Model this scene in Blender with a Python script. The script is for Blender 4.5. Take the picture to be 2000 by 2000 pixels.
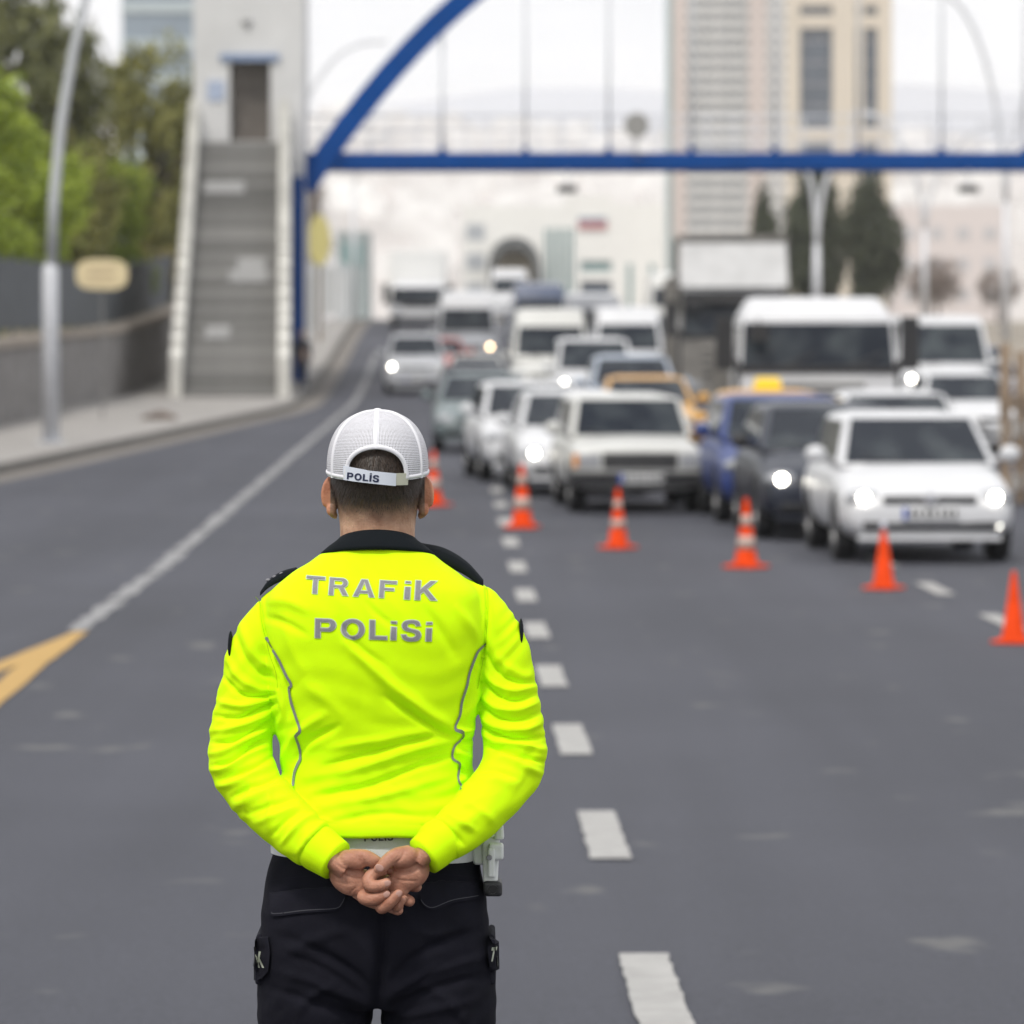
import bpy, bmesh, math, random
import numpy as np
from mathutils import Vector, Matrix
from mathutils.bvhtree import BVHTree
R = math.radians
for o in list(bpy.data.objects): bpy.data.objects.remove(o)
S = bpy.context.scene
COL = S.collection

# ------------------------------------------------------------------ camera
CAM_Z = 2.26
cam = bpy.data.cameras.new('camera'); camo = bpy.data.objects.new('camera', cam); COL.objects.link(camo)
cam.sensor_width = 36.0; cam.lens = 36.0 * 9100 / 1932
camo.location = (0, 0, CAM_Z); camo.rotation_euler = (R(90) - math.atan(361 / 9100), 0, 0)
cam.clip_start = 0.1; cam.clip_end = 20000
cam.dof.use_dof = True; cam.dof.focus_distance = 8.15
cam.dof.aperture_fstop = 7.2; cam.dof.aperture_blades = 0
S.camera = camo
# ------------------------------------------------------------------ world: bright thin overcast
SUN_EL, SUN_AZ = R(58), R(205)
w = bpy.data.worlds.new('World'); S.world = w; w.use_nodes = True
nt = w.node_tree; nt.nodes.clear()
def nn(t, kind, **kw):
    n = t.nodes.new(kind)
    for k, v in kw.items():
        if k.startswith('i_'): n.inputs[k[2:].replace('_', ' ')].default_value = v
        else: setattr(n, k, v)
    return n
sky = nn(nt, 'ShaderNodeTexSky', sky_type='NISHITA', sun_disc=False, sun_elevation=SUN_EL, sun_rotation=SUN_AZ, altitude=900)
skyg = nn(nt, 'ShaderNodeMixRGB', blend_type='MULTIPLY'); skyg.inputs[0].default_value = 1; skyg.inputs[2].default_value = (.09, .09, .09, 1)
nt.links.new(sky.outputs[0], skyg.inputs[1])
tc = nn(nt, 'ShaderNodeTexCoord'); mp = nn(nt, 'ShaderNodeMapping'); mp.inputs['Scale'].default_value = (5, 5, 22)
nt.links.new(tc.outputs['Generated'], mp.inputs[0])
cl = nn(nt, 'ShaderNodeTexNoise'); cl.inputs['Scale'].default_value = 1.3; cl.inputs['Detail'].default_value = 5
nt.links.new(mp.outputs[0], cl.inputs[0])
cr = nn(nt, 'ShaderNodeValToRGB'); cr.color_ramp.elements[0].position = .35; cr.color_ramp.elements[0].color = (.92, .945, .99, 1)
cr.color_ramp.elements[1].position = .6; cr.color_ramp.elements[1].color = (1.16, 1.16, 1.17, 1)
nt.links.new(cl.outputs[0], cr.inputs[0])
mx = nn(nt, 'ShaderNodeMixRGB'); mx.inputs[0].default_value = .93
nt.links.new(skyg.outputs[0], mx.inputs[1]); nt.links.new(cr.outputs[0], mx.inputs[2])
bg = nn(nt, 'ShaderNodeBackground'); bg.inputs[1].default_value = 1.0
nt.links.new(mx.outputs[0], bg.inputs[0])
wo = nn(nt, 'ShaderNodeOutputWorld'); nt.links.new(bg.outputs[0], wo.inputs[0])
# ------------------------------------------------------------------ sun behind thin cloud
sl = bpy.data.lights.new('sun', 'SUN'); sl.energy = 2.3; sl.angle = R(10); sl.color = (1, .95, .88)
so = bpy.data.objects.new('sun', sl); COL.objects.link(so)
sdir = Vector((math.sin(SUN_AZ) * math.cos(SUN_EL), math.cos(SUN_AZ) * math.cos(SUN_EL), math.sin(SUN_EL)))
so.rotation_euler = sdir.to_track_quat('Z', 'Y').to_euler(); so.location = (0, 0, 60)
# ------------------------------------------------------------------ exposure
S.view_settings.view_transform = 'Standard'; S.view_settings.look = 'None'
S.view_settings.exposure = 0.08; S.view_settings.gamma = 1.0
S.cycles.volume_bounces = 4; S.cycles.use_denoising = True

# ================================================================== helpers
MATS = {}
def pbr(name, col, rough=.5, metal=0., var=.12, scale=6., bump=0., bscale=60., coat=0., spec=.5, emit=None, estr=0., coord='Object', stretch=(1, 1, 1), sss=0., coatr=.08):
    if name in MATS: return MATS[name]
    m = bpy.data.materials.new(name); m.use_nodes = True; MATS[name] = m
    t = m.node_tree; b = t.nodes['Principled BSDF']
    b.inputs['Roughness'].default_value = rough; b.inputs['Metallic'].default_value = metal
    b.inputs['Coat Weight'].default_value = coat; b.inputs['Coat Roughness'].default_value = coatr
    b.inputs['Specular IOR Level'].default_value = spec
    c = t.nodes.new('ShaderNodeTexCoord'); mp_ = t.nodes.new('ShaderNodeMapping'); mp_.inputs['Scale'].default_value = stretch
    t.links.new(c.outputs[coord], mp_.inputs[0])
    if var:
        n = nn(t, 'ShaderNodeTexNoise'); n.inputs['Scale'].default_value = scale; n.inputs['Detail'].default_value = 6; n.inputs['Roughness'].default_value = .6
        t.links.new(mp_.outputs[0], n.inputs[0])
        r = nn(t, 'ShaderNodeValToRGB')
        r.color_ramp.elements[0].position = .3; r.color_ramp.elements[0].color = tuple(x * (1 - var) for x in col) + (1,)
        r.color_ramp.elements[1].position = .7; r.color_ramp.elements[1].color = tuple(min(1, x * (1 + var)) for x in col) + (1,)
        t.links.new(n.outputs[0], r.inputs[0]); t.links.new(r.outputs[0], b.inputs['Base Color'])
    else: b.inputs['Base Color'].default_value = tuple(col) + (1,)
    if bump:
        n2 = nn(t, 'ShaderNodeTexNoise'); n2.inputs['Scale'].default_value = bscale; n2.inputs['Detail'].default_value = 4
        t.links.new(mp_.outputs[0], n2.inputs[0])
        bp = nn(t, 'ShaderNodeBump'); bp.inputs['Strength'].default_value = bump; bp.inputs['Distance'].default_value = .01
        t.links.new(n2.outputs[0], bp.inputs['Height']); t.links.new(bp.outputs[0], b.inputs['Normal'])
    if emit: b.inputs['Emission Color'].default_value = tuple(emit) + (1,); b.inputs['Emission Strength'].default_value = estr
    if sss: b.inputs['Subsurface Weight'].default_value = sss; b.inputs['Subsurface Radius'].default_value = (.012, .005, .003); b.inputs['Subsurface Scale'].default_value = .5
    return m

def mesh(name, vf, mat=None, parent=None, smooth=False, loc=None, bevel=0, bseg=2, sub=0, kind=None):
    """vf = list of (verts, faces); joined into ONE mesh object"""
    V, F = [], []
    for v, f in vf:
        o = len(V); V += [tuple(p) for p in v]; F += [tuple(i + o for i in q) for q in f]
    me = bpy.data.meshes.new(name); me.from_pydata(V, [], F); me.update()
    return link(name, me, mat, parent, smooth, loc, bevel, bseg, sub, kind)
def link(name, me, mat=None, parent=None, smooth=False, loc=None, bevel=0, bseg=2, sub=0, kind=None):
    if mat: me.materials.clear(); me.materials.append(mat)
    if smooth: me.polygons.foreach_set('use_smooth', [True] * len(me.polygons))
    o = bpy.data.objects.new(name, me); COL.objects.link(o)
    if parent: o.parent = parent
    if loc is not None: o.location = loc
    if bevel:
        md = o.modifiers.new('b', 'BEVEL'); md.width = bevel; md.segments = bseg; md.limit_method = 'ANGLE'; md.angle_limit = R(35)
    if sub:
        md = o.modifiers.new('s', 'SUBSURF'); md.levels = sub; md.render_levels = sub
    if kind: o['kind'] = kind
    return o
def tag(o, label, cat, group=None):
    o['label'] = label; o['category'] = cat
    if group: o['group'] = group
    return o
def thing(name, label, cat, loc=(0, 0, 0), rz=0., group=None):
    o = bpy.data.objects.new(name, None); COL.objects.link(o); o.empty_display_size = .2
    o.location = loc; o.rotation_euler = (0, 0, rz)
    return tag(o, label, cat, group)
def copy_tree(o, parent=None):
    c = o.copy(); COL.objects.link(c); c.parent = parent
    for ch in list(o.children): copy_tree(ch, c)
    return c
def box(x0, x1, y0, y1, z0, z1):
    v = [(x, y, z) for z in (z0, z1) for y in (y0, y1) for x in (x0, x1)]
    return v, [(0, 2, 3, 1), (4, 5, 7, 6), (0, 1, 5, 4), (2, 6, 7, 3), (0, 4, 6, 2), (1, 3, 7, 5)]
def frustum(b, t, z0, z1):   # b,t = (x0,x1,y0,y1)
    v = [(b[0], b[2], z0), (b[1], b[2], z0), (b[0], b[3], z0), (b[1], b[3], z0), (t[0], t[2], z1), (t[1], t[2], z1), (t[0], t[3], z1), (t[1], t[3], z1)]
    return v, box(0, 1, 0, 1, 0, 1)[1]
def frame_at(d):
    d = Vector(d).normalized(); a = Vector((0, 0, 1)) if abs(d.z) < .9 else Vector((0, 1, 0))
    u = d.cross(a).normalized(); return u, d.cross(u).normalized()
def tube(pts, rads, n=8, cap=True, flat=1.):
    pts = [Vector(p) for p in pts]
    if not hasattr(rads, '__len__'): rads = [rads] * len(pts)
    V, F = [], []; u0 = None
    for i, p in enumerate(pts):
        d = (pts[min(i + 1, len(pts) - 1)] - pts[max(i - 1, 0)])
        if u0 is None: u, v = frame_at(d)
        else:
            dn = d.normalized(); u = (u0 - dn * u0.dot(dn)).normalized(); v = dn.cross(u).normalized()
        u0 = u
        for k in range(n):
            a = 2 * math.pi * k / n; V.append(p + (u * math.cos(a) + v * math.sin(a) * flat) * rads[i])
    for i in range(len(pts) - 1):
        for k in range(n):
            F.append((i * n + k, i * n + (k + 1) % n, (i + 1) * n + (k + 1) % n, (i + 1) * n + k))
    if cap: F.append(tuple(range(n))[::-1]); F.append(tuple((len(pts) - 1) * n + k for k in range(n)))
    return V, F
def lathe(prof, n=24, axis='z', c=(0, 0, 0)):
    V, F = [], []
    for r, h in prof:
        for k in range(n):
            a = 2 * math.pi * k / n; x, y = r * math.cos(a), r * math.sin(a)
            V.append((c[0] + x, c[1] + y, c[2] + h) if axis == 'z' else (c[0] + h, c[1] + x, c[2] + y) if axis == 'x' else (c[0] + x, c[1] + h, c[2] + y))
    m = len(prof)
    for i in range(m - 1):
        for k in range(n): F.append((i * n + k, i * n + (k + 1) % n, (i + 1) * n + (k + 1) % n, (i + 1) * n + k))
    F.append(tuple(range(n))[::-1]); F.append(tuple((m - 1) * n + k for k in range(n)))
    return V, F
def prism(poly, y0, y1):     # poly in (x,z), extruded along y
    n = len(poly); V = [(x, y0, z) for x, z in poly] + [(x, y1, z) for x, z in poly]
    F = [tuple(range(n)), tuple(range(n, 2 * n))[::-1]] + [(i, i + n, (i + 1) % n + n, (i + 1) % n) for i in range(n)]
    return V, F
def evalmesh(o):
    dg = bpy.context.evaluated_depsgraph_get(); dg.update()
    return bpy.data.meshes.new_from_object(o.evaluated_get(dg), depsgraph=dg)
def remeshed(vf, voxel, smooth_it=6, fac=.5):
    o = mesh('tmp', vf); md = o.modifiers.new('r', 'REMESH'); md.mode = 'VOXEL'; md.voxel_size = voxel
    if smooth_it:
        ms = o.modifiers.new('s', 'SMOOTH'); ms.factor = fac; ms.iterations = smooth_it
    me = evalmesh(o); bpy.data.objects.remove(o); return me
def zg(y):
    if y < 45: return .3 * (max(0, 45 - max(y, -20)) / 31) ** 1.4 * .93
    if y < 125: return 0.
    t = min(1, (y - 125) / 90); return 2.2 * t * t * (3 - 2 * t)
SL = -.0125
def rx(x0, y): return x0 + SL * y      # the road runs very slightly to the left
rnd = random.Random(7)
# ================================================================== SETTING
def asphalt(name, base, speck=.5):
    m = bpy.data.materials.new(name); m.use_nodes = True; t = m.node_tree; b = t.nodes['Principled BSDF']
    c = nn(t, 'ShaderNodeTexCoord')
    def noise(sc, det, stretch=None, rough=.6):
        n = nn(t, 'ShaderNodeTexNoise'); n.inputs['Scale'].default_value = sc; n.inputs['Detail'].default_value = det; n.inputs['Roughness'].default_value = rough
        if stretch:
            q = nn(t, 'ShaderNodeMapping'); q.inputs['Scale'].default_value = stretch; t.links.new(c.outputs['Object'], q.inputs[0]); t.links.new(q.outputs[0], n.inputs[0])
        else: t.links.new(c.outputs['Object'], n.inputs[0])
        return n
    def ramp(n, p0, c0, p1, c1):
        r = nn(t, 'ShaderNodeValToRGB'); r.color_ramp.elements[0].position = p0; r.color_ramp.elements[0].color = (*c0, 1)
        r.color_ramp.elements[1].position = p1; r.color_ramp.elements[1].color = (*c1, 1); t.links.new(n.outputs[0], r.inputs[0]); return r
    def mul(a, bb, f=1):
        x = nn(t, 'ShaderNodeMixRGB', blend_type='MULTIPLY'); x.inputs[0].default_value = f; t.links.new(a.outputs[0], x.inputs[1]); t.links.new(bb.outputs[0], x.inputs[2]); return x
    fine = ramp(noise(55, 5, None, .75), .3, tuple(v * (1 - speck) for v in base), .75, tuple(v * (1 + speck) for v in base))
    tracks = ramp(noise(.9, 3, (1, .035, 1)),        .3, (.8, .8, .82), .7, (1.15, 1.15, 1.15))       # wheel tracks along the road
    patch = ramp(noise(.16, 5), .35, (.85, .85, .85), .65, (1.12, 1.11, 1.09))
    k = mul(mul(fine, tracks), patch)
    # pale scuffs and scraped spots, with shapes of their own
    sc = ramp(noise(2.6, 2, (1.0, .55, 1), .4),   .665, (0, 0, 0), .74, (1, 1, 1))
    x = nn(t, 'ShaderNodeMixRGB'); x.inputs[2].default_value = (base[2] * 1.5, base[2] * 1.5, base[2] * 1.53, 1)
    t.links.new(sc.outputs[0], x.inputs[0]); t.links.new(k.outputs[0], x.inputs[1])
    t.links.new(x.outputs[0], b.inputs['Base Color']); b.inputs['Roughness'].default_value = .82
    bp = nn(t, 'ShaderNodeBump'); bp.inputs['Strength'].default_value = .5; bp.inputs['Distance'].default_value = .006
    n = noise(140, 2); t.links.new(n.outputs[0], bp.inputs['Height']); t.links.new(bp.outputs[0], b.inputs['Normal'])
    return m
M_asph = asphalt('asphalt', (.0468, .0492, .0645))
M_dust = pbr('dusty_ground', (.25, .22, .18), .95, var=.3, scale=.3)
M_pave = pbr('pavement_concrete', (.29, .275, .26), .9, var=.14, scale=1.5, bump=.2, bscale=30)
M_kerb = pbr('kerb_concrete', (.15, .142, .13), .9, var=.2, scale=3)
M_gutter = pbr('gutter_dust', (.165, .15, .135), .95, var=.2, scale=2.)
M_white = pbr('road_paint_white', (.33, .325, .315), .8, var=.14, scale=9, bump=.2, bscale=90)
M_oldw = pbr('worn_white_paint', (.235, .235, .24), .85, var=.25, scale=5)
M_yel = pbr('road_paint_yellow', (.42, .26, .075), .8, var=.14, scale=9)

YS = [-20, -10, 0, 4, 8, 11, 14, 17, 20, 24, 28, 32, 36, 40, 45, 50, 60, 75, 90, 110, 125, 132, 140, 148, 156, 165, 175, 185, 195, 205, 215, 240, 300, 400, 600, 1000, 1600, 2600, 4500, 9000]
def strip(xl, xr, ys, dz=0., nx=1):
    V, F = [], []
    for y in ys:
        a, b = xl(y), xr(y)
        for k in range(nx + 1): V.append((a + (b - a) * k / nx, y, zg(y) + dz))
    for i in range(len(ys) - 1):
        for k in range(nx):
            p = i * (nx + 1) + k; F.append((p, p + 1, p + nx + 2, p + nx + 1))
    return V, F
def kerb_x(y):   # left edge of the carriageway: flares out towards the camera
    pts = [(-20, -10.2), (40, -9.0), (55, -8.35), (70.9, -7.5), (90, -6.75), (108, -6.1), (118, -5.72), (126, -5.62), (150, -5.95), (200, -6.55), (260, -7.3), (900, -15.3)]
    for (a, p), (b, q) in zip(pts, pts[1:]):
        if y <= b: return p + (q - p) * (y - a) / (b - a)
    return pts[-1][1]
DENSE = [y for y in range(-20, 240, 4)] + [260, 300, 400, 600, 900]
road_r = lambda y: rx(15.5, y)
mesh('ground', [strip(lambda y: -6000, lambda y: 6000, YS, -.02, 1)], M_dust, kind='structure')
mesh('road', [strip(kerb_x, road_r, DENSE, 0, 6)], M_asph, kind='structure')
mesh('gutter', [strip(lambda y: kerb_x(y) + .01, lambda y: kerb_x(y) + .55, DENSE, .005)], M_gutter, kind='structure')
# kerb and pavement are real steps
def slab(name, xl, xr, ys, top, mat):
    V, F = [], []
    for y in ys:
        a, b = xl(y), xr(y); z = zg(y)
        V += [(a, y, z - .05), (b, y, z - .05), (b, y, z + top), (a, y, z + top)]
    for i in range(len(ys) - 1):
        p = i * 4
        for k in range(4): F.append((p + k, p + (k + 1) % 4, p + 4 + (k + 1) % 4, p + 4 + k))
    F += [(3, 2, 1, 0), tuple(len(V) - 4 + k for k in range(4))]
    return mesh(name, [(V, F)], mat, kind='structure', bevel=.015)
slab('kerb', lambda y: kerb_x(y) - .16, kerb_x, DENSE, .15, M_kerb)
slab('pavement', lambda y: kerb_x(y) - (5.2 if y < 150 else 4.4), lambda y: kerb_x(y) - .16, DENSE, .14, M_pave)
# painted markings
def mark(x0, w, ya, yb, mat, n=6, dz=.008, jag=.0, x1=None, w1=None):
    V, F = [], []
    for i in range(n + 1):
        t = i / n; y = ya + (yb - ya) * t
        c = rx(x0, y) if x1 is None else x0 + (x1 - x0) * t
        ww = w if w1 is None else w + (w1 - w) * t
        j = jag
        V += [(c - ww / 2 + rnd.uniform(-j, j), y, zg(y) + dz), (c + ww / 2 + rnd.uniform(-j, j), y, zg(y) + dz)]
    for i in range(n): F.append((2 * i, 2 * i + 1, 2 * i + 3, 2 * i + 2))
    return V, F
X_DASH = .60
for k in range(-2, 16):
    c = 14.1 + 5 * k
    mesh('lane_dash', [mark(X_DASH, .155, c - 1.0, c + 1.0, M_white, 26 if k < 2 else 6, jag=.005)], M_white, kind='structure')
for k in range(0, 12):
    c = 35.2 + 5 * k
    mesh('lane_dash', [mark(4.03, .15, c - 1.0, c + 1.0, M_white, 6, jag=.004)], M_white, kind='structure')
for k in range(0, 30):                 # old edge line laid in short worn strokes
    a = 34.0 + 4.5 * k
    mesh('edge_line', [mark(-2.66, .16, a, a + 4.2, M_oldw, 14, jag=.035)], M_oldw, kind='structure')
mesh('yellow_line', [mark(-3.03, .10, 33.9, 30.2, M_yel, 10, jag=.006, x1=-3.09, w1=.33), mark(-3.01, .17, 30.2, 22., M_yel, 12, jag=.006, x1=-2.78, w1=.16),
                     mark(-3.17, .16, 30.2, 22, M_yel, 12, jag=.006, x1=-3.6, w1=.2)], M_yel, kind='structure')

# ------------------------------------------------------------------ traffic cones
M_orange = pbr('cone_orange', (.66, .048, .0), .6, var=.2, scale=9, spec=.12)
M_cwhite = pbr('cone_reflective_white', (.46, .34, .29), .6, var=.25, scale=14)
M_cgrey = pbr('cone_top_grey', (.55, .55, .62), .5, var=.1)
def cone(loc, h, bands, label):
    t = thing('traffic_cone', label, 'traffic cone', loc, rnd.uniform(0, 1.5), 'traffic cones closing the lane')
    s = h / .7
    r = lambda z: (.122 - .102 * (z / .7)) * s
    mesh('base', [box(-.175 * s, .175 * s, -.175 * s, .175 * s, 0, .035 * s)], M_orange, t, bevel=.02 * s)
    mesh('body', [lathe([(.165 * s, .03 * s), (.15 * s, .045 * s), (r(.06), .06 * s), (r(.68), .68 * s), (r(.7) * .7, .7 * s)], 20)], M_orange, t, smooth=True)
    for z0, z1 in bands:
        mesh('band', [lathe([(r(z0) + .003, z0 * s), (r(z1) + .003, z1 * s)], 20)], M_cwhite, t, smooth=True)
    return t
def at(x, d, dz=0.): return (x, d, zg(d) + dz)
cone(at((985 - 966) / 9100 * 52.5, 52.5), .70, [(.2, .34), (.46, .58)], 'banded orange traffic cone in front of the lit white saloon car')
cone(at((1166 - 966) / 9100 * 47.8, 47.8), .60, [(.24, .34), (.46, .56)], 'banded orange traffic cone in front of the white estate car with black bumper')
cone(at((1408 - 966) / 9100 * 44, 44), .64, [(.19, .32), (.42, .53)], 'banded orange traffic cone in front of the dark navy hatchback')
c4 = cone(at((1668 - 966) / 9100 * 40.2, 40.2), .54, [], 'plain orange traffic cone in front of the white hatchback bumper')
mesh('tip', [lathe([(.03, .5), (.026, .535), (.012, .565)], 16)], M_cgrey, c4, smooth=True)
cone(at((1914 - 966) / 9100 * 32.6, 32.6), .49, [], 'plain orange traffic cone nearest the right edge of the picture')
cone(at((818 - 966) / 9100 * 58.8, 58.8), .68, [(.2, .34), (.46, .58)], 'orange traffic cone half hidden behind the police officer\'s ear')

# ------------------------------------------------------------------ left side: lamp post, wall, fence, hillside
M_galv = pbr('galvanised_steel', (.52, .54, .57), .45, .3, var=.1, scale=4)
M_paintgrey = pbr('light_grey_paint', (.56, .57, .6), .5, var=.1, scale=4)
M_stone = pbr('wall_stone', (.2, .19, .185), .95, var=.35, scale=2.4, bump=.8, bscale=6)
M_coping = pbr('coping_stone', (.3, .26, .22), .95, var=.2, scale=2)
M_fence = pbr('fence_dark_metal', (.075, .085, .095), .6, .2, var=.25, scale=2)
PZ = .14
def pz(y): return zg(y) + PZ
t = thing('street_lamp', 'leaning grey lamp post with a thicker lower sleeve on the left pavement', 'street lamp', (-7.98, 83.5, pz(83.5)))
mesh('foot_plate', [box(-.25, .25, -.25, .25, 0, .03)], M_galv, t)
mesh('lower_pole', [tube([(0, 0, .02), (0, 0, 3.02), (.02, 0, 3.08)], [.15, .14, .1], 16)], M_paintgrey, t, smooth=True)
mesh('upper_pole', [tube([(.02, 0, 3.05), (.06, 0, 4.2), (.2, 0, 5.6), (.42, 0, 6.8), (.74, 0, 8.2), (1.2, 0, 9.6), (2.1, 0, 10.6)], [.095, .09, .085, .08, .07, .06, .05], 14)], M_galv, t, smooth=True)
mesh('lamp_head', [frustum((2.0, 2.8, -.14, .14), (2.05, 2.7, -.1, .1), 10.56, 10.72)], M_galv, t, bevel=.03)
# retaining wall in two runs, the nearer one standing proud
def wall_run(x0, y0, x1, y1, h0, h1, label):
    t = thing('retaining_wall', label, 'wall', (x0, y0, 0), 0, 'stone retaining wall along the left pavement')
    V, F, VC, FC = [], [], [], []
    n = 12
    for i in range(n + 1):
        u = i / n; x = (x1 - x0) * u; y = (y1 - y0) * u; zb = zg(y0 + y); h = h0 + (h1 - h0) * u
        V += [(x, y, zb - .1), (x - .5, y, zb - .1), (x - .5, y, zb + h), (x, y, zb + h)]
        VC += [(x + .08, y, zb + h), (x - .6, y, zb + h), (x - .6, y, zb + h + .2), (x + .08, y, zb + h + .2)]
    for i in range(n):
        for k in range(4):
            q = (4 * i + k, 4 * i + (k + 1) % 4, 4 * i + 4 + (k + 1) % 4, 4 * i + 4 + k); F.append(q); FC.append(q)
    e = [(3, 2, 1, 0), tuple(4 * n + k for k in range(4))]
    mesh('stonework', [(V, F + e)], M_stone, t); mesh('coping', [(VC, FC + e)], M_coping, t, bevel=.02)
wall_run(-10.15, 60, -10.45, 110, 1.5, 1.75, 'rough grey stone retaining wall at the far left, behind the lamp post')
wall_run(-10.95, 110.05, -10.55, 158, 1.8, 2.0, 'set-back grey stone retaining wall running in behind the concrete staircase')
t = thing('metal_fence', 'dark sheet metal fence standing on top of the stone retaining wall', 'fence', (-10.9, 60, 0))
for i in range(33):
    y = i * 3.0; h0 = 1.75 + .35 * i / 33
    zb = zg(60 + y) + h0 + .15
    V, F = [], []
    for k in range(13):
        yy = y + k * 2.9 / 12; xx = -.25 + .035 * (k % 2)
        V += [(xx, yy, zb), (xx, yy, zb + 1.55)]
    for k in range(12): F.append((2 * k, 2 * k + 2, 2 * k + 3, 2 * k + 1))
    mesh('panel', [(V, F)], M_fence, t)
    mesh('post', [box(-.32, -.24, y - .09, y - .01, zb - .4, zb + 1.65)], M_fence, t)
# oval signboard in front of the fence
M_cream = pbr('cream_sign', (.66, .55, .33), .6, var=.12, scale=6)
t = thing('oval_sign', 'cream oval signboard on a thin grey post in front of the dark fence', 'sign', (-8.83, 104, pz(104)))
poly = []
for k in range(28):
    a = 2 * math.pi * k / 28; cx, sx = math.cos(a), math.sin(a)
    poly.append((math.copysign(abs(cx) ** .6, cx) * .56, 3.11 + math.copysign(abs(sx) ** .7, sx) * .33))
mesh('board', [prism(poly, -.04, .04)], M_cream, t, bevel=.015)
mesh('post', [tube([(0, .07, 0), (0, .07, 3.3)], .022, 8)], pbr('post_stone_grey', (.2, .195, .19), .8), t)
for k in range(3): mesh('lettering', [box(-.33, .33 - .12 * (k % 2), -.046, -.043, 2.96 + .13 * k, 3.0 + .13 * k)], pbr('sign_letter', (.45, .34, .22), .7, var=.2), t)
# low heap on the pavement
bm = bmesh.new(); bmesh.ops.create_icosphere(bm, subdivisions=4, radius=1)
for v in bm.verts:
    p = v.co; n = .5 + .5 * math.sin(p.x * 5.3 + 1) * math.cos(p.y * 4.1) + .3 * math.sin(p.x * 11 + p.z * 9)
    v.co = Vector((p.x * .34 * (1 + .25 * n), p.y * .22 * (1 + .2 * n), max(-.02, p.z * (.14 + .06 * n))))
me = bpy.data.meshes.new('h'); bm.to_mesh(me); bm.free()
tag(link('rubble_heap', me, pbr('heap_brown', (.11, .085, .07), .95, var=.5, scale=6, bump=.6, bscale=20), None, True, (-7.55, 103.5, pz(103.5))), 'low dark brown heap lying on the left pavement', 'heap')
# hillside behind the fence
M_hill = pbr('hillside_grass', (.24, .225, .07), .95, var=.45, scale=.35)
V, F = [], []
ys = [40 + 6 * i for i in range(44)]; xs = [-11.3, -12.2, -14, -17, -21, -27, -36, -60]
zs = [1.6, 2.0, 3.1, 4.6, 6.2, 8.0, 9.5, 10.]
for i, y in enumerate(ys):
    for k, x in enumerate(xs):
        V.append((x - max(0, y - 150) * .04, y, zg(min(y, 150)) + zs[k] + (.35 * math.sin(y * .37 + k) + .25 * math.sin(y * .9 + 2 * k)) * (k > 0)))
for i in range(len(ys) - 1):
    for k in range(len(xs) - 1):
        p = i * len(xs) + k; F.append((p, p + len(xs), p + len(xs) + 1, p + 1))
mesh('hillside', [(V, F)], M_hill, smooth=True, kind='structure')

# ------------------------------------------------------------------ trees
def leafmat(name, c0, c1):
    m = bpy.data.materials.new(name); m.use_nodes = True; t = m.node_tree; b = t.nodes['Principled BSDF']
    g = nn(t, 'ShaderNodeNewGeometry'); r = nn(t, 'ShaderNodeValToRGB')
    r.color_ramp.elements[0].color = (*c0, 1); r.color_ramp.elements[1].color = (*c1, 1)
    t.links.new(g.outputs['Random Per Island'], r.inputs[0]); t.links.new(r.outputs[0], b.inputs['Base Color'])
    b.inputs['Roughness'].default_value = .7; b.inputs['Transmission Weight'].default_value = 0
    return m
M_bark = pbr('bark', (.09, .07, .055), .95, var=.3, scale=5)
LEAF = {'dark': leafmat('leaf_dark', (.055, .065, .02), (.15, .155, .05)), 'bright': leafmat('leaf_bright', (.15, .21, .012), (.34, .42, .035)),
        'olive': leafmat('leaf_olive', (.11, .115, .025), (.26, .25, .065)), 'yellow': leafmat('leaf_dry', (.17, .14, .04), (.32, .26, .08)),
        'cypress': leafmat('leaf_cypress', (.03, .038, .022), (.07, .08, .04)), 'bare': leafmat('twig', (.13, .1, .085), (.24, .19, .16))}
def crown_mesh(kind, rx_, ry_, rz_, nclump, nleaf, leaf, seed, column=False):
    r = np.random.RandomState(seed); P = []
    for c in range(nclump):
        while True:
            p = r.uniform(-1, 1, 3)
            if np.dot(p, p) < 1: break
        if column: p = np.array([p[0] * .75, p[1] * .75, p[2]]); p[:2] *= max(.35, 1 - abs(p[2] + .1) ** 5)
        cr = r.uniform(.16, .34) * (1.35 if column else 1)
        q = r.normal(0, 1, (nleaf, 3)); q /= np.linalg.norm(q, axis=1)[:, None] + 1e-6; q *= (r.uniform(.35, 1, (nleaf, 1))) * cr
        P.append((p * .82 + q) * np.array([rx_, ry_, rz_]))
    P = np.vstack(P); n = len(P)
    a = r.normal(0, 1, (n, 3)); a /= np.linalg.norm(a, axis=1)[:, None]; b = np.cross(a, r.normal(0, 1, (n, 3))); b /= np.linalg.norm(b, axis=1)[:, None]
    s = leaf * r.uniform(.6, 1.4, (n, 1))
    V = np.empty((n * 4, 3)); V[0::4] = P - a * s; V[1::4] = P - b * s * .55; V[2::4] = P + a * s; V[3::4] = P + b * s * .55
    me = bpy.data.meshes.new('crown'); me.from_pydata(V.tolist(), [], np.arange(n * 4).reshape(-1, 4).tolist()); me.materials.append(LEAF[kind]); return me
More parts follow.
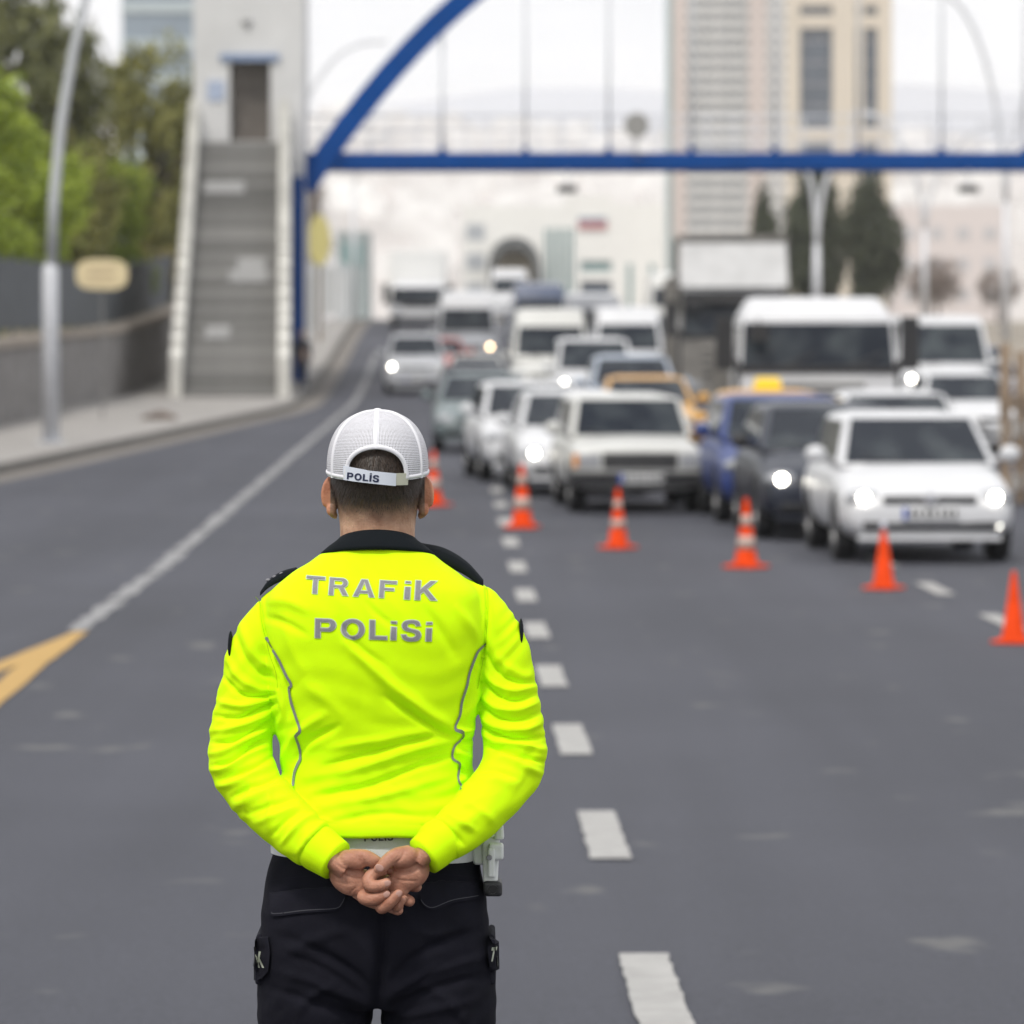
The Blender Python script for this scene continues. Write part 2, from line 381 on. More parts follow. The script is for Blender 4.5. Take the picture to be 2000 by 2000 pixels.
def trunk_vf(h, r0, spread, seed, zc, n=7):
    q = random.Random(seed); out = [tube([(0, 0, -.2), (.03 * h * q.uniform(-1, 1), 0, h * .5), (0, 0, h)], [r0, r0 * .75, r0 * .4], 8)]
    for i in range(n):
        a = i * 2.4 + q.uniform(0, 1); z0 = h * q.uniform(.45, .95)
        e = Vector((math.cos(a) * spread * q.uniform(.5, .9), math.sin(a) * spread * q.uniform(.5, .9), zc + q.uniform(-.2, .9) * spread))
        out.append(tube([(0, 0, z0), (e.x * .5, e.y * .5, (z0 + e.z) / 2 + .1 * spread), e], [r0 * .45, r0 * .3, r0 * .1], 6))
    return out
CROWNS = {}
def tree(name, kind, loc, rad, height, label, seed, cat='tree', group=None, trunk_h=None, column=False, leaf=None, dens=1., variant=0):
    t = thing(name, label, cat, loc, seed * 1.7, group)
    th = trunk_h if trunk_h is not None else height * .3
    rz_ = (height - th * .6) / 2; zc = height - rz_
    mesh('trunk', trunk_vf(max(th, height * .55), .05 + height * .018, rad, seed, zc - rz_ * .3), M_bark, t, smooth=True)
    key = (kind, variant, column)
    if key not in CROWNS:
        CROWNS[key] = crown_mesh(kind, 1, 1, 1, int(60 * dens), 90, leaf or .05, 11 + variant * 7 + len(CROWNS), column)
    c = bpy.data.objects.new('crown', CROWNS[key]); COL.objects.link(c); c.parent = t; c.location = (0, 0, zc); c.scale = (rad, rad, rz_)
    return t
def hz(x, y):
    b = np.interp(-x - max(0, y - 150) * .04, [11.3, 12.2, 14, 17, 21, 27, 36], zs[:7]); return zg(min(y, 150)) + float(b)
TL = [('pine_tree', 'dark', -15.2, 138, 3.2, 9.6, 'tall dark green tree at the top left corner on the hillside'),
      ('pine_tree', 'dark', -13.5, 146, 2.1, 9.4, 'tall dark green tree on the hillside just left of the leaning lamp post top'),
      ('pine_tree', 'olive', -11.9, 162, 2.4, 10.2, 'olive green tree on the hillside right of the leaning lamp post'),
      ('pine_tree', 'dark', -11.2, 172, 2.0, 10.0, 'dark tree whose crown touches the concrete bridge tower'),
      ('leafy_tree', 'bright', -13.6, 113, 2.6, 6.2, 'bright spring green tree at the left edge of the picture above the fence'),
      ('leafy_tree', 'bright', -12.5, 122, 2.0, 5.4, 'small bright green tree left of the leaning lamp post above the fence'),
      ('leafy_tree', 'bright', -12.9, 150, 1.9, 5.2, 'fresh green tree right of the leaning lamp post above the cream sign'),
      ('leafy_tree', 'olive', -12.6, 134, 2.2, 5.6, 'olive tree filling the bank behind the leaning lamp post'),
      ('leafy_tree', 'bright', -12.2, 175, 1.9, 6.6, 'yellow green tree on the bank next to the staircase'),
      ('bush', 'bright', -13.0, 118, 1.5, 3.0, 'bright green bush behind the fence beside the leaning lamp post'),
      ('bush', 'dark', -13.1, 127, 1.6, 2.7, 'dark green bush behind the fence between lamp post and cream sign'),
      ('bush', 'olive', -12.8, 140, 1.6, 2.8, 'olive bush behind the fence above the cream sign'),
      ('bush', 'yellow', -11.5, 158, 1.1, 2.9, 'dry yellowish bush beside the staircase parapet'),
      ('bush', 'yellow', -11.75, 167, 1.7, 5.4, 'dry yellow green bush high on the slope left of the staircase'),
      ('bush', 'bright', -12.0, 149, 1.2, 2.8, 'small bright green bush behind the fence left of the staircase')]
for i, (n, k, x, y, r_, h_, lb) in enumerate(TL):
    tree(n, k, (x, y, hz(x, y) - .1), r_, h_, lb, i + 1, 'bush' if n == 'bush' else 'tree', 'trees on the left hillside', trunk_h=.4 if n == 'bush' else None, variant=i % 2)

# ------------------------------------------------------------------ footbridge: stair tower, stairs, arch span
M_conc = pbr('white_concrete', (.60, .60, .60), .85, var=.08, scale=.8)
M_step = pbr('step_concrete', (.29, .287, .28), .92, var=.32, scale=1.1, stretch=(.5, 1, 3))
oi = nn(M_step.node_tree, 'ShaderNodeObjectInfo'); ml = nn(M_step.node_tree, 'ShaderNodeMixRGB', blend_type='MULTIPLY'); ml.inputs[0].default_value = 1
rr_ = nn(M_step.node_tree, 'ShaderNodeValToRGB'); rr_.color_ramp.elements[0].color = (.68, .68, .67, 1); rr_.color_ramp.elements[1].color = (1.22, 1.21, 1.2, 1)
M_step.node_tree.links.new(oi.outputs['Random'], rr_.inputs[0])
_l = [l for l in M_step.node_tree.links if l.to_socket.name == 'Base Color'][0]; _src = _l.from_socket
M_step.node_tree.links.new(_src, ml.inputs[1]); M_step.node_tree.links.new(rr_.outputs[0], ml.inputs[2]); M_step.node_tree.links.new(ml.outputs[0], M_step.node_tree.nodes['Principled BSDF'].inputs['Base Color'])
M_para = pbr('parapet_white', (.62, .61, .57), .85, var=.22, scale=2.2)
M_blue = pbr('blue_steel', (.0, .055, .245), .8, var=.1, scale=1., spec=.05)
M_dkbr = pbr('brown_shutter', (.12, .105, .092), .8, var=.2, scale=3)
br = thing('footbridge', 'pedestrian footbridge with blue tied arch, white stair tower and concrete stairs', 'footbridge', (-7.6, 146, 0))
BY = 146
def bx(x0, x1, y0, y1, z0, z1): return box(x0 + 7.6, x1 + 7.6, y0 - BY, y1 - BY, z0, z1)
ZB0, ZB1 = 6.86, 7.38
TWX0, TWX1 = -9.62, -6.28
DX0, DX1 = -8.53, -7.30      # doorway
tw = mesh('tower', [bx(TWX0, DX0, 146, 149.5, .1, 16), bx(DX1, TWX1, 146, 149.5, .1, 16), bx(DX0, DX1, 146, 149.5, .1, 7.68), bx(DX0, DX1, 146, 149.5, 10.1, 16),
                    bx(DX0, DX1, 147.2, 149.5, 7.68, 10.1)], M_conc, br)
mesh('door', [bx(DX0 + .02, DX1 - .02, 146.6, 146.7, 7.68, 10.08)], M_dkbr, tw)
mesh('door_trim', [bx(DX0 - .28, DX1 + .28, 145.9, 146.0, 10.1, 10.3)], pbr('blue_trim', (.2, .27, .42), .6, var=.1), tw)
mesh('notice', [bx(-9.2, -8.68, 145.95, 146., 8.9, 9.5)], pbr('notice_blue', (.36, .42, .55), .6, var=.15), tw)
mesh('wall_lamp', [lathe([(.14, -.12), (.14, .0)], 14, 'y', (-8.0 + 7.6, -.005, 11.3))], pbr('lamp_grey', (.42, .42, .42), .5, var=.1), tw, smooth=True)
# stairs: every step its own piece
NST = 42; y0s, y1s = 131.2, 145.6; z0s = pz(131.2); z1s = 7.62
run, rise = (y1s - y0s) / NST, (z1s - z0s) / NST
fl = mesh('stair_flight', [prism([(0, 0), (0, 1)], 0, 0)] if 0 else [([(-8.9 + 7.6, y0s - BY, z0s - .1), (-6.2 + 7.6, y0s - BY, z0s - .1), (-9.5 + 7.6, y1s - BY, z1s - .6), (-6.9 + 7.6, y1s - BY, z1s - .6),
      (-9.5 + 7.6, y1s - BY, z0s - .1), (-6.9 + 7.6, y1s - BY, z0s - .1)], [(0, 1, 3, 2), (0, 2, 4), (1, 5, 3), (2, 3, 5, 4), (0, 4, 5, 1)])], M_step, br)
sm = None
for i in range(NST):
    if sm is None:
        o = mesh('step', [box(-1.46, 1.24, 0, run + .04, -.14, rise - .028), box(-1.47, 1.25, -.035, run, rise - .026, rise)], M_step, fl); sm = o.data
    else:
        o = bpy.data.objects.new('step', sm); COL.objects.link(o); o.parent = fl
    o.location = (.06 - .62 * i / NST, y0s - BY + i * run, z0s + i * rise)
def parapet(xa, xb, xat, xbt):
    V = []
    for (x, xx, y, zl) in ((xa, xb, y0s - .15, z0s - .1), (xat, xbt, y1s + .4, z1s - .4)):
        top = zl + (1.05 if y < 140 else 1.45)
        V += [(x + 7.6, y - BY, zl), (xx + 7.6, y - BY, zl), (xx + 7.6, y - BY, top), (x + 7.6, y - BY, top)]
    return V, [(3, 2, 1, 0), (4, 5, 6, 7)] + [(k, (k + 1) % 4, 4 + (k + 1) % 4, 4 + k) for k in range(4)]
for q in (parapet(-9.30, -8.98, -9.74, -9.42), parapet(-6.36, -6.02, -7.02, -6.68)):
    mesh('parapet', [q], M_para, br, bevel=.02)
for (i, xx, w_) in ((33, -8.5, 1.2), (18, -7.5, 1.1), (20, -7.45, .8), (9, -8.2, .7)):     # pale worn patches on a few treads
    mesh('patch', [box(xx + 7.6 - w_ / 2, xx + 7.6 + w_ / 2, y0s - BY + i * run - .04, y0s - BY + i * run - .036, z0s + i * rise - .1, z0s + i * rise + rise - .005), box(xx + 7.6 - w_ / 2, xx + 7.6 + w_ / 2, y0s - BY + (i + 1) * run - .04, y0s - BY + (i + 1) * run - .036, z0s + (i + 1) * rise - .1, z0s + (i + 1) * rise + rise - .005)], pbr('patch_white', (.42, .42, .42), .9), fl, kind='stuff')
for s_, x in ((-1, -9.16), (1, -6.18)):    # rough painted baluster blocks up the parapets
    for i in range(19):
        u = i / 18; y = y0s + (y1s - y0s) * u; z = z0s + 1.02 + (z1s - z0s) * u + .15 * u
        xx = x + (-.42 if s_ < 0 else -.66) * u
        mesh('baluster', [box(xx + 7.6 - .13, xx + 7.6 + .13, y - BY - .16, y - BY + .16, z - .5, z + .13 + .03 * (i % 3))], M_para, br, bevel=.03)
mesh('column', [bx(-6.62, -6.28, 145.5, 145.9, .1, 6.6)], M_blue, br)
XL, XR = -6.35, 25.8
dk = mesh('deck', [bx(XL, XR, 147.3, 150.2, ZB0 + .1, ZB0 + .3)], M_conc, br)
mesh('edge_beam', [bx(-6.27, XR, 146.9, 147.3, ZB0, ZB1)], M_blue, br, bevel=.02)
mesh('edge_beam', [bx(-6.27, XR, 150.2, 150.6, ZB0 + .02, ZB1 + .02)], M_blue, br, bevel=.02)
def arch_pt(u):      # tight haunches, flatter crown
    x = (XR - XL) * u; h_ = (XR - XL) / 2; d_ = min(x, 2 * h_ - x)
    z = 1.5 * d_ - .068 * d_ * d_ if d_ < 7 else 7.168 + .548 * (d_ - 7) - .548 / (2 * (h_ - 7)) * (d_ - 7) ** 2
    return (XL + x, 6.3 + z)
V, F = [], []
NA = 48
for i in range(NA + 1):
    u = i / NA; x, z = arch_pt(u); u2 = u + .001; xb, zb = arch_pt(u2); tx, tz = xb - x, zb - z; L = math.hypot(tx, tz); nx_, nz_ = -tz / L, tx / L
    hh = .34
    V += [(x + nx_ * hh + 7.6, 146.78 - BY, z + nz_ * hh), (x + nx_ * hh + 7.6, 147.25 - BY, z + nz_ * hh), (x - nx_ * hh + 7.6, 147.25 - BY, z - nz_ * hh), (x - nx_ * hh + 7.6, 146.78 - BY, z - nz_ * hh)]
for i in range(NA):
    for k in range(4): F.append((4 * i + k, 4 * i + 4 + k, 4 * i + 4 + (k + 1) % 4, 4 * i + (k + 1) % 4))
F += [(0, 1, 2, 3), tuple(4 * NA + k for k in range(4))[::-1]]
mesh('arch', [(V, F)], M_blue, br)
M_rod = pbr('hanger_grey', (.55, .57, .6), .6, .0, var=.05)
for x in [-2.12 + 2.53 * k for k in range(11)]:
    u = (x - XL) / (XR - XL); z = arch_pt(u)[1]
    mesh('hanger', [tube([(x + 7.6, 147.05 - BY, ZB1 - .02), (x + 7.6, 147.05 - BY, z - .2)], .042, 8)], M_rod, br, smooth=True)
    mesh('hanger_plate', [bx(x - .1, x + .1, 146.86, 147.26, ZB1, ZB1 + .14)], M_blue, br)
M_rail = pbr('railing_grey', (.62, .63, .66), .5, .2, var=.05)
for z in (7.75, 8.15, 8.6): mesh('rail', [tube([(XL + 7.6, 150.3 - BY, z), (XR + 7.6, 150.3 - BY, z)], .025, 6)], M_rail, br, smooth=True)
for k in range(22):
    x = XL + .4 + 1.5 * k; mesh('rail_post', [bx(x - .03, x + .03, 150.27, 150.33, ZB1 + .02, 8.62)], M_rail, br)
for z in (7.7, 8.1, 8.5): mesh('rail', [tube([(XL + 7.6, 147.2 - BY, z), (XR + 7.6, 147.2 - BY, z)], .018, 6)], M_rail, br, smooth=True)
for k in range(21):
    x = XL + 1.1 + 1.5 * k; mesh('rail_post', [bx(x - .025, x + .025, 147.17, 147.23, ZB1, 8.52)], M_rail, br)
# things hung on the bridge
M_back = pbr('sign_back', (.3, .295, .28), .6, .2, var=.1)
t = thing('round_sign', 'grey back of a round traffic sign above the blue footbridge beam', 'sign', (3.78, 146.6, 8.18))
mesh('disc', [lathe([(.38, -.02), (.385, 0), (.38, .02)], 28, 'y')], M_back, t, smooth=False)
mesh('bracket', [box(-.03, .03, .02, .5, -.95, -.9), box(-.03, .03, .02, .06, -.93, .3)], M_back, t)
for x, lb in ((1.68, 'dark traffic camera box hanging under the blue footbridge beam at its middle'), (13.9, 'dark traffic camera box hanging under the right part of the blue footbridge beam')):
    t = thing('traffic_camera', lb, 'camera', (x, 147.1, 6.15), 0, 'camera boxes under the footbridge')
    mesh('housing', [box(-.3, .3, -.35, .35, 0, .22)], pbr('camera_black', (.03, .03, .03), .5, var=.1), t, bevel=.03)
    mesh('bracket', [box(-.03, .03, -.03, .03, .22, .72)], M_rod, t)

# ------------------------------------------------------------------ far street lamps
def swan_lamp(x, y, h, arms, label, r0=.11):
    t = thing('street_lamp', label, 'street lamp', (x, y, zg(y)), 0, 'street lamps beyond the footbridge')
    mesh('pole', [tube([(0, 0, 0), (0, 0, h)], [r0, r0 * .65], 10)], M_rail, t, smooth=True)
    for (dx, dz) in arms:
        pts = [(dx * (1 - math.cos(a)) * .5 * 1.0, 0, h + dz * math.sin(a)) for a in [math.pi / 2 * i / 8 for i in range(9)]]
        pts = [(dx * (i / 10) ** 1.6, 0, h - .2 + dz * (1 - (1 - i / 10) ** 1.7)) for i in range(11)]
        mesh('arm', [tube(pts, r0 * .55, 8)], M_rail, t, smooth=True)
        e = pts[-1]; mesh('lamp_head', [box(min(e[0], e[0] + math.copysign(.7, dx)), max(e[0], e[0] + math.copysign(.7, dx)), -.12, .12, e[2] - .05, e[2] + .06)], M_rail, t, bevel=.02)
swan_lamp(12.75, 202, 3.4, [(-.55, 3.4), (.75, 3.4)], 'pale forked pole in front of the dark cypress trees', .2)
swan_lamp(20.5, 240, 4.6, [(-3.0, 6.0), (3.4, 5.4)], 'pale street lamp with curved arms at the right, beyond the footbridge', .18)
swan_lamp(18.6, 182, 5.2, [(-2.4, 8), (2.2, 6)], 'tall pale street lamp with curved arms near the right edge', .16)
swan_lamp(-8.2, 182, 7., [(2.8, 4.4), (-1.5, 3.)], 'faint pale street lamp with curved arms just right of the white stair tower', .12)
swan_lamp(-7.7, 235, 6.5, [(2.2, 3)], 'thin pale street lamp farther along the left pavement', .12)
# slim pale posts and panels along the far left pavement
for i in range(1, 7):
    y = 172 + i * 11; x = kerb_x(y) - 1.1
    t = thing('fence_panel', 'pale metal fence panel on the left pavement beyond the stairs, %s from the footbridge' % ['', 'first', 'second', 'third', 'fourth', 'fifth', 'farthest'][i], 'fence panel', (x, y, pz(y)), 0, 'fence panels along the far left pavement')
    for k in range(3): mesh('post', [box(-.06 - .55 * k, .06 - .55 * k, -.06, .06, 0, 2.7 - .1 * k)], M_rail, t)
    mesh('panel', [box(-1.1, 0.02, -.02, .02, .25, 2.3)], pbr('panel_grey', (.42, .43, .42), .7, var=.15), t)
t = thing('yellow_sign', 'tall yellow oval board beside the stair tower base', 'sign', (-7.1, 178, pz(178)))
mesh('board', [prism([(.42 * math.cos(2 * math.pi * k / 24), 3.7 + .95 * math.sin(2 * math.pi * k / 24)) for k in range(24)], -.06, .06)], pbr('board_yellow', (.62, .55, .22), .6, var=.1), t)
mesh('post', [tube([(0, .1, 0), (0, .1, 3.6)], .07, 8)], pbr('post_brown', (.2, .15, .1), .8), t)
tree('bare_tree', 'bare', (-8.7, 200, pz(200)), 1.6, 6.6, 'bare brownish tree behind the yellow board beside the stair tower', 31, leaf=.035)

# ------------------------------------------------------------------ far buildings
M_cremeb = pbr('cream_facade', (.62, .55, .45), .8, var=.06, scale=.05)
M_whiteb = pbr('white_facade', (.82, .81, .77), .8, var=.05, scale=.1)
M_greyb = pbr('grey_facade', (.36, .35, .36), .8, var=.1, scale=.1)
M_pinkb = pbr('pinkish_facade', (.55, .47, .43), .8, var=.06, scale=.1)
M_glassb = pbr('blue_grey_glass', (.05, .07, .10), .2, var=.15, scale=.2)
M_teal = pbr('teal_glass', (.2, .3, .3), .25, var=.1, scale=.2)
GZ = 2.2
def building(name, label, x, y, rz=0): return thing(name, label, 'building', (x, y, GZ - .05), rz)
# striped residential tower
t = building('high_rise', 'pale striped residential high-rise behind the dump truck', 51, 1150)
mesh('wall', [box(-11.8, 13.9, 0, 22, 0, 92)], M_greyb, t)
mesh('corner_strip', [box(-13.9, -12.9, -.3, 21, 0, 92)], M_teal, t)
mesh('pier', [box(-12.9, -9.6, -.8, 20, 0, 92)], M_pinkb, t); mesh('pier', [box(5.2, 9.2, -.8, 20, 0, 92)], M_pinkb, t)
sl_ = None
for k in range(29):
    for (a, b) in ((-9.5, 5.1), (9.3, 13.8)):
        o = mesh('balcony', [box(a, b, -1.3, 0, 3.0 + 3.05 * k, 4.2 + 3.05 * k)], M_whiteb, t)
    mesh('window', [box(-9.2, -2.6, -.1, .02, 4.4 + 3.05 * k, 5.8 + 3.05 * k)], M_glassb, t); mesh('window', [box(-2.0, 4.8, -.1, .02, 4.4 + 3.05 * k, 5.8 + 3.05 * k)], M_glassb, t)
# framed office tower
t = building('office_tower', 'cream framed office tower with tall dark glass panels behind the cypress trees', 60.8, 900)
mesh('core', [box(-8.2, 9.6, .6, 18, 0, 78)], M_glassb, t)
for a, b in ((-9.9, -7.3), (-1.2, 3.1), (3.6, 4.6), (7.2, 9.9)): mesh('pier', [box(a, b, -.8, 1, 0, 78)], M_cremeb, t)
for z in (12, 33.6, 54.5, 58.6, 68): mesh('spandrel', [box(-7.3, 7.2, -.5, .8, z, z + 2.4)], M_cremeb, t)
for z in range(4, 76, 4):
    mesh('glazing_bar', [box(-7.3, 7.2, .45, .62, z, z + .2)], M_greyb, t)
# white building in the middle
t = building('white_building', 'low white building with a teal window band and red sign in the middle distance', 10.6, 500)
W = [box(-5.2, -3.5, 0, 12, 0, 13), box(-.3, 5.2, 0, 12, 0, 12.2), box(-3.5, -.3, 0, 12, 5, 5.0 + .01), box(-3.5, -.3, 0, 12, 4.2, 5.2), box(-3.5, -.3, 0, 12, 6.3, 13)]
mesh('wall', W, M_whiteb, t)
mesh('window', [box(-3.5, -.3, .3, .5, 5.2, 6.3)], M_teal, t); mesh('window', [box(-3.5, -.3, .3, .5, 0, 4.2)], M_glassb, t)
for x in (1.6, 3.9): mesh('window', [box(x - .25, x + .25, -.06, .0, .6, 6.)], M_teal, t)
mesh('sign', [box(-3.9, -.8, -.25, -.02, 9.6, 10.3)], pbr('sign_red', (.5, .2, .2), .6), t); mesh('sign', [box(-3.9, -.8, -.25, -.02, 10.3, 10.8)], pbr('sign_blue', (.22, .26, .33), .6), t)
# pale hall with dark arched canopy
t = building('arched_hall', 'pale hall with a dark arched canopy over its entrance', 0.2, 420)
mesh('wall', [box(-4.6, 5.6, 4, 14, 0, 10.2)], M_whiteb, t)
for k in range(5): mesh('window', [box(2.7 + .55 * k, 3.0 + .55 * k, 3.95, 4.0, 1.5, 8.2)], M_teal, t)
for k in range(3): mesh('window', [box(-4.2, -2.6, 3.95, 4.0, 2. + 2.6 * k, 3.4 + 2.6 * k)], pbr('hall_window', (.42, .44, .46), .4), t)
pl = []
for k in range(19):
    a = math.pi * k / 18; pl.append((2.25 * math.cos(a), 5.0 + 2.4 * math.sin(a)))
pl2 = [(1.62 * math.cos(math.pi * k / 18), 4.8 + 1.6 * math.sin(math.pi * k / 18)) for k in range(19)]
V = [(x, y, z) for y in (0, 4.02) for x, z in [(2.2, 0)] + pl + [(-2.2, 0)]] ; n1 = 21
V2 = [(x, y, z) for y in (0, 4.02) for x, z in [(1.62, 0)] + pl2 + [(-1.62, 0)]]
F = []
for i in range(n1 - 1):
    F += [(i, i + 1, n1 + i + 1, n1 + i), (2 * n1 + i, 3 * n1 + i, 3 * n1 + i + 1, 2 * n1 + i + 1), (i, 2 * n1 + i, 2 * n1 + i + 1, i + 1)]
mesh('canopy', [(V + V2, F)], pbr('canopy_dark', (.10, .105, .105), .5, var=.1), t)
mesh('entrance_wall', [prism([(1.6, 0)] + pl2 + [(-1.6, 0)], 3.2, 3.4)], pbr('entrance_beige', (.62, .52, .34), .7, var=.05), t)
# pale block at right, glass block top left, low grey block at left
t = building('pale_block', 'pale pinkish block behind the bare trees at the right', 42.5, 470)
mesh('wall', [box(-5.2, 6, 0, 10, 0, 11.3)], pbr('pale_pink', (.66, .6, .58), .8, var=.05), t)
for i in range(4):
    for k in range(3): mesh('window', [box(-4.4 + 2.6 * i, -3.2 + 2.6 * i, -.05, .0, 2 + 3 * k, 3.2 + 3 * k)], pbr('pale_window', (.5, .49, .5), .4), t)
t = building('glass_office', 'blue grey glass office block above the trees at the upper left', -37.5, 520)
mesh('wall', [box(-4.4, 5, 0, 14, 0, 52)], pbr('glass_office_wall', (.22, .27, .32), .3, var=.1, scale=.2), t)
for k in range(13): mesh('floor_band', [box(-4.5, 5.1, -.2, 0, 2 + 3.9 * k, 3.1 + 3.9 * k)], pbr('floor_band', (.42, .48, .5), .5), t)
t = building('grey_block', 'small grey block beyond the fence panels on the left', -10.9, 330)
mesh('wall', [box(-1.1, 1.1, 0, 8, 0, 6.2)], pbr('grey_block_wall', (.30, .34, .34), .7, var=.1), t)
mesh('window', [box(-.8, .7, -.05, 0, 3.8, 5.4)], M_teal, t)
# cypress and bare trees on the right
for i, (x, y, r_, h_, lb) in enumerate(((15.2, 243, 2.3, 8.0, 'dark cypress tree right behind the forked pale pole'), (18.6, 250, 2.2, 7.8, 'dark cypress tree right of the forked pale pole'),
                                      (13.6, 262, 1.1, 7.4, 'slim dark cypress tree left of the forked pale pole'))):
    tree('cypress_tree', 'cypress', at(x, y), r_, h_, lb, 40 + i, group='cypress trees on the right', trunk_h=.5, column=True, leaf=.06, dens=1.6)
for i, (x, y, r_, h_, lb) in enumerate(((22.6, 262, 1.5, 3.4, 'bare brown tree beside the cypress trees'), (25.6, 290, 2., 4.2, 'large bare brown tree in front of the pale block'), (30.2, 300, 1.9, 3.6, 'bare brown tree near the right edge of the picture'))):
    tree('bare_tree', 'bare', at(x, y), r_, h_, lb, 50 + i, group='bare trees on the right', leaf=.03, dens=1., variant=1)
# hills with a hazy town
def hill(name, y0, y1, h0, h1, x0, x1, seed, mat):
    V, F = [], []; nx_, ny_ = 50, 10
    for j in range(ny_ + 1):
        for i in range(nx_ + 1):
            x = x0 + (x1 - x0) * i / nx_; u = j / ny_
            z = GZ + (h0 + (h1 - h0) * (.5 + .5 * math.sin(x * .0031 + seed)) + 8 * math.sin(x * .013 + seed * 2)) * u ** .8
            V.append((x, y0 + (y1 - y0) * u, z - .5))
    for j in range(ny_):
        for i in range(nx_):
            p = j * (nx_ + 1) + i; F.append((p, p + 1, p + nx_ + 2, p + nx_ + 1))
    mesh(name, [(V, F)], mat, smooth=True, kind='structure'); return V
M_far = pbr('far_hill', (.50, .465, .44), .95, var=.2, scale=.004)
HV = hill('hills', 1700, 3600, 95, 150, -1500, 1500, 2.2, M_far)
HV2 = hill('far_hills', 4200, 6000, 250, 290, -3000, 3000, .6, pbr('far_hill_grey', (.36, .38, .43), .95, var=.1, scale=.002))
tv = []; q = random.Random(5)
for i in range(900):
    u = q.random(); j = int(u * 10); x = q.uniform(-620, 700); yy = 1700 + 1900 * u
    z = GZ + (95 + 55 * (.5 + .5 * math.sin(x * .0031 + 2.2)) + 8 * math.sin(x * .013 + 4.4)) * u ** .8
    w_, h_ = q.uniform(9, 22), q.uniform(7, 16)
    tv.append(box(x - w_ / 2, x + w_ / 2, yy, yy + 12, z - 6, z + h_))
mesh('hillside_town', tv, pbr('town_walls', (.78, .73, .70), .85, var=.4, scale=.03), kind='stuff')

# ------------------------------------------------------------------ pedestrian beside the stairs
def walker(loc):
    t = thing('person', 'person in dark clothes standing beside the foot of the footbridge stairs', 'person', loc, .5)
    leg_ = lambda s: tube([(s * .09, 0, .93), (s * .1, .0, .5), (s * .11, -.02, .08)], [.095, .07, .055], 12)
    arm_ = lambda s: tube([(s * .19, 0, 1.42), (s * .24, .02, 1.15), (s * .22, -.06, .9)], [.06, .052, .042], 10)
    tor = tube([(0, 0, .88), (0, 0, 1.05), (0, 0, 1.3), (0, 0, 1.45), (0, 0, 1.53)], [.16, .155, .185, .17, .06], 16, flat=.68)
    b = link('body', remeshed([tube([(0, 0, 1.4), (0, 0, 1.58)], .055, 12), ([(x, y - .005, z) for x, y, z in lathe([(.01, 1.52), (.055, 1.54), (.075, 1.6), (.08, 1.67), (.065, 1.73), (.02, 1.76)], 16)[0]], lathe([(.01, 1.52), (.055, 1.54), (.075, 1.6), (.08, 1.67), (.065, 1.73), (.02, 1.76)], 16)[1])] +
             [tube([(s * .22, -.06, .92), (s * .21, -.08, .80)], [.035, .02], 8) for s in (-1, 1)] + [tube([(0, 0, .9), (0, 0, 1.45)], .12, 12)], .014, 3), pbr('skin_far', (.45, .29, .2), .6), t, True)
    link('jacket', remeshed([tor] + [arm_(s) for s in (-1, 1)], .014, 4), pbr('dark_jacket', (.022, .025, .035), .8), t, True)
    link('trousers', remeshed([leg_(s) for s in (-1, 1)] + [ ([(x, y * .7, z) for x, y, z in tube([(0, 0, .84), (0, 0, 1.0)], .165, 14)[0]], tube([(0, 0, .84), (0, 0, 1.0)], .165, 14)[1])], .014, 4), pbr('dark_trousers', (.016, .02, .035), .8), t, True)
    mesh('hair', [([(x, y + .012, z) for x, y, z in lathe([(.083, 1.66), (.084, 1.69), (.068, 1.745), (.02, 1.77)], 16)[0]], lathe([(.083, 1.66), (.084, 1.69), (.068, 1.745), (.02, 1.77)], 16)[1])], pbr('hair_far', (.02, .015, .012), .7), b, True)
    for s in (-1, 1): mesh('shoe', [([(s * .11 + x * .05, -.06 + y * .13, z) for x, y, z in lathe([(.9, 0), (1, .03), (.8, .07), (.4, .1)], 14)[0]], lathe([(.9, 0), (1, .03), (.8, .07), (.4, .1)], 14)[1])], pbr('shoe_grey', (.4, .4, .42), .6), t, True)
walker((-5.97, 137.4, pz(137.4)))
# ================================================================== VEHICLES
def paint(name, col, coat=.45): return pbr('paint_' + name, col, .42, var=.05, scale=2, coat=coat, coatr=.28)
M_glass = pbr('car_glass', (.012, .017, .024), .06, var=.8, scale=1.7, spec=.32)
def glassmat(m):       # tinted glass; painted pale noise stands for reflections and for seats dimly seen behind
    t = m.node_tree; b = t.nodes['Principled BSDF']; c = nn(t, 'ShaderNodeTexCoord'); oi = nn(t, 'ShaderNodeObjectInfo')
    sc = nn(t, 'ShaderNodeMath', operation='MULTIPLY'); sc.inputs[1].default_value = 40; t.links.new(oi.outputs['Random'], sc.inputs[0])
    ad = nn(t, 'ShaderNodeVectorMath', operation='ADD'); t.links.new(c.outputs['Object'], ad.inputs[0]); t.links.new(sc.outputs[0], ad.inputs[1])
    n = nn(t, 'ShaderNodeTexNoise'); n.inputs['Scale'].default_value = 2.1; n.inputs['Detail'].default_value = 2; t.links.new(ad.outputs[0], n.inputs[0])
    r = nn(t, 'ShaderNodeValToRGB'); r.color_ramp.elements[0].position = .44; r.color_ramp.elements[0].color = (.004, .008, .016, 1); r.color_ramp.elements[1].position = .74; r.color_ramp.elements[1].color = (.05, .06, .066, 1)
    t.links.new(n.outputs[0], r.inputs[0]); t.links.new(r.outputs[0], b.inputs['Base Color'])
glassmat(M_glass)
M_tyre = pbr('tyre_rubber', (.022, .022, .023), .85, var=.2, scale=20)
M_rim = pbr('alloy_rim', (.22, .22, .23), .4, .6, var=.1)
M_trim = pbr('black_trim', (.02, .02, .022), .55, var=.2)
M_lens = pbr('headlamp_lens', (.36, .37, .39), .2, var=.08, coat=.5)
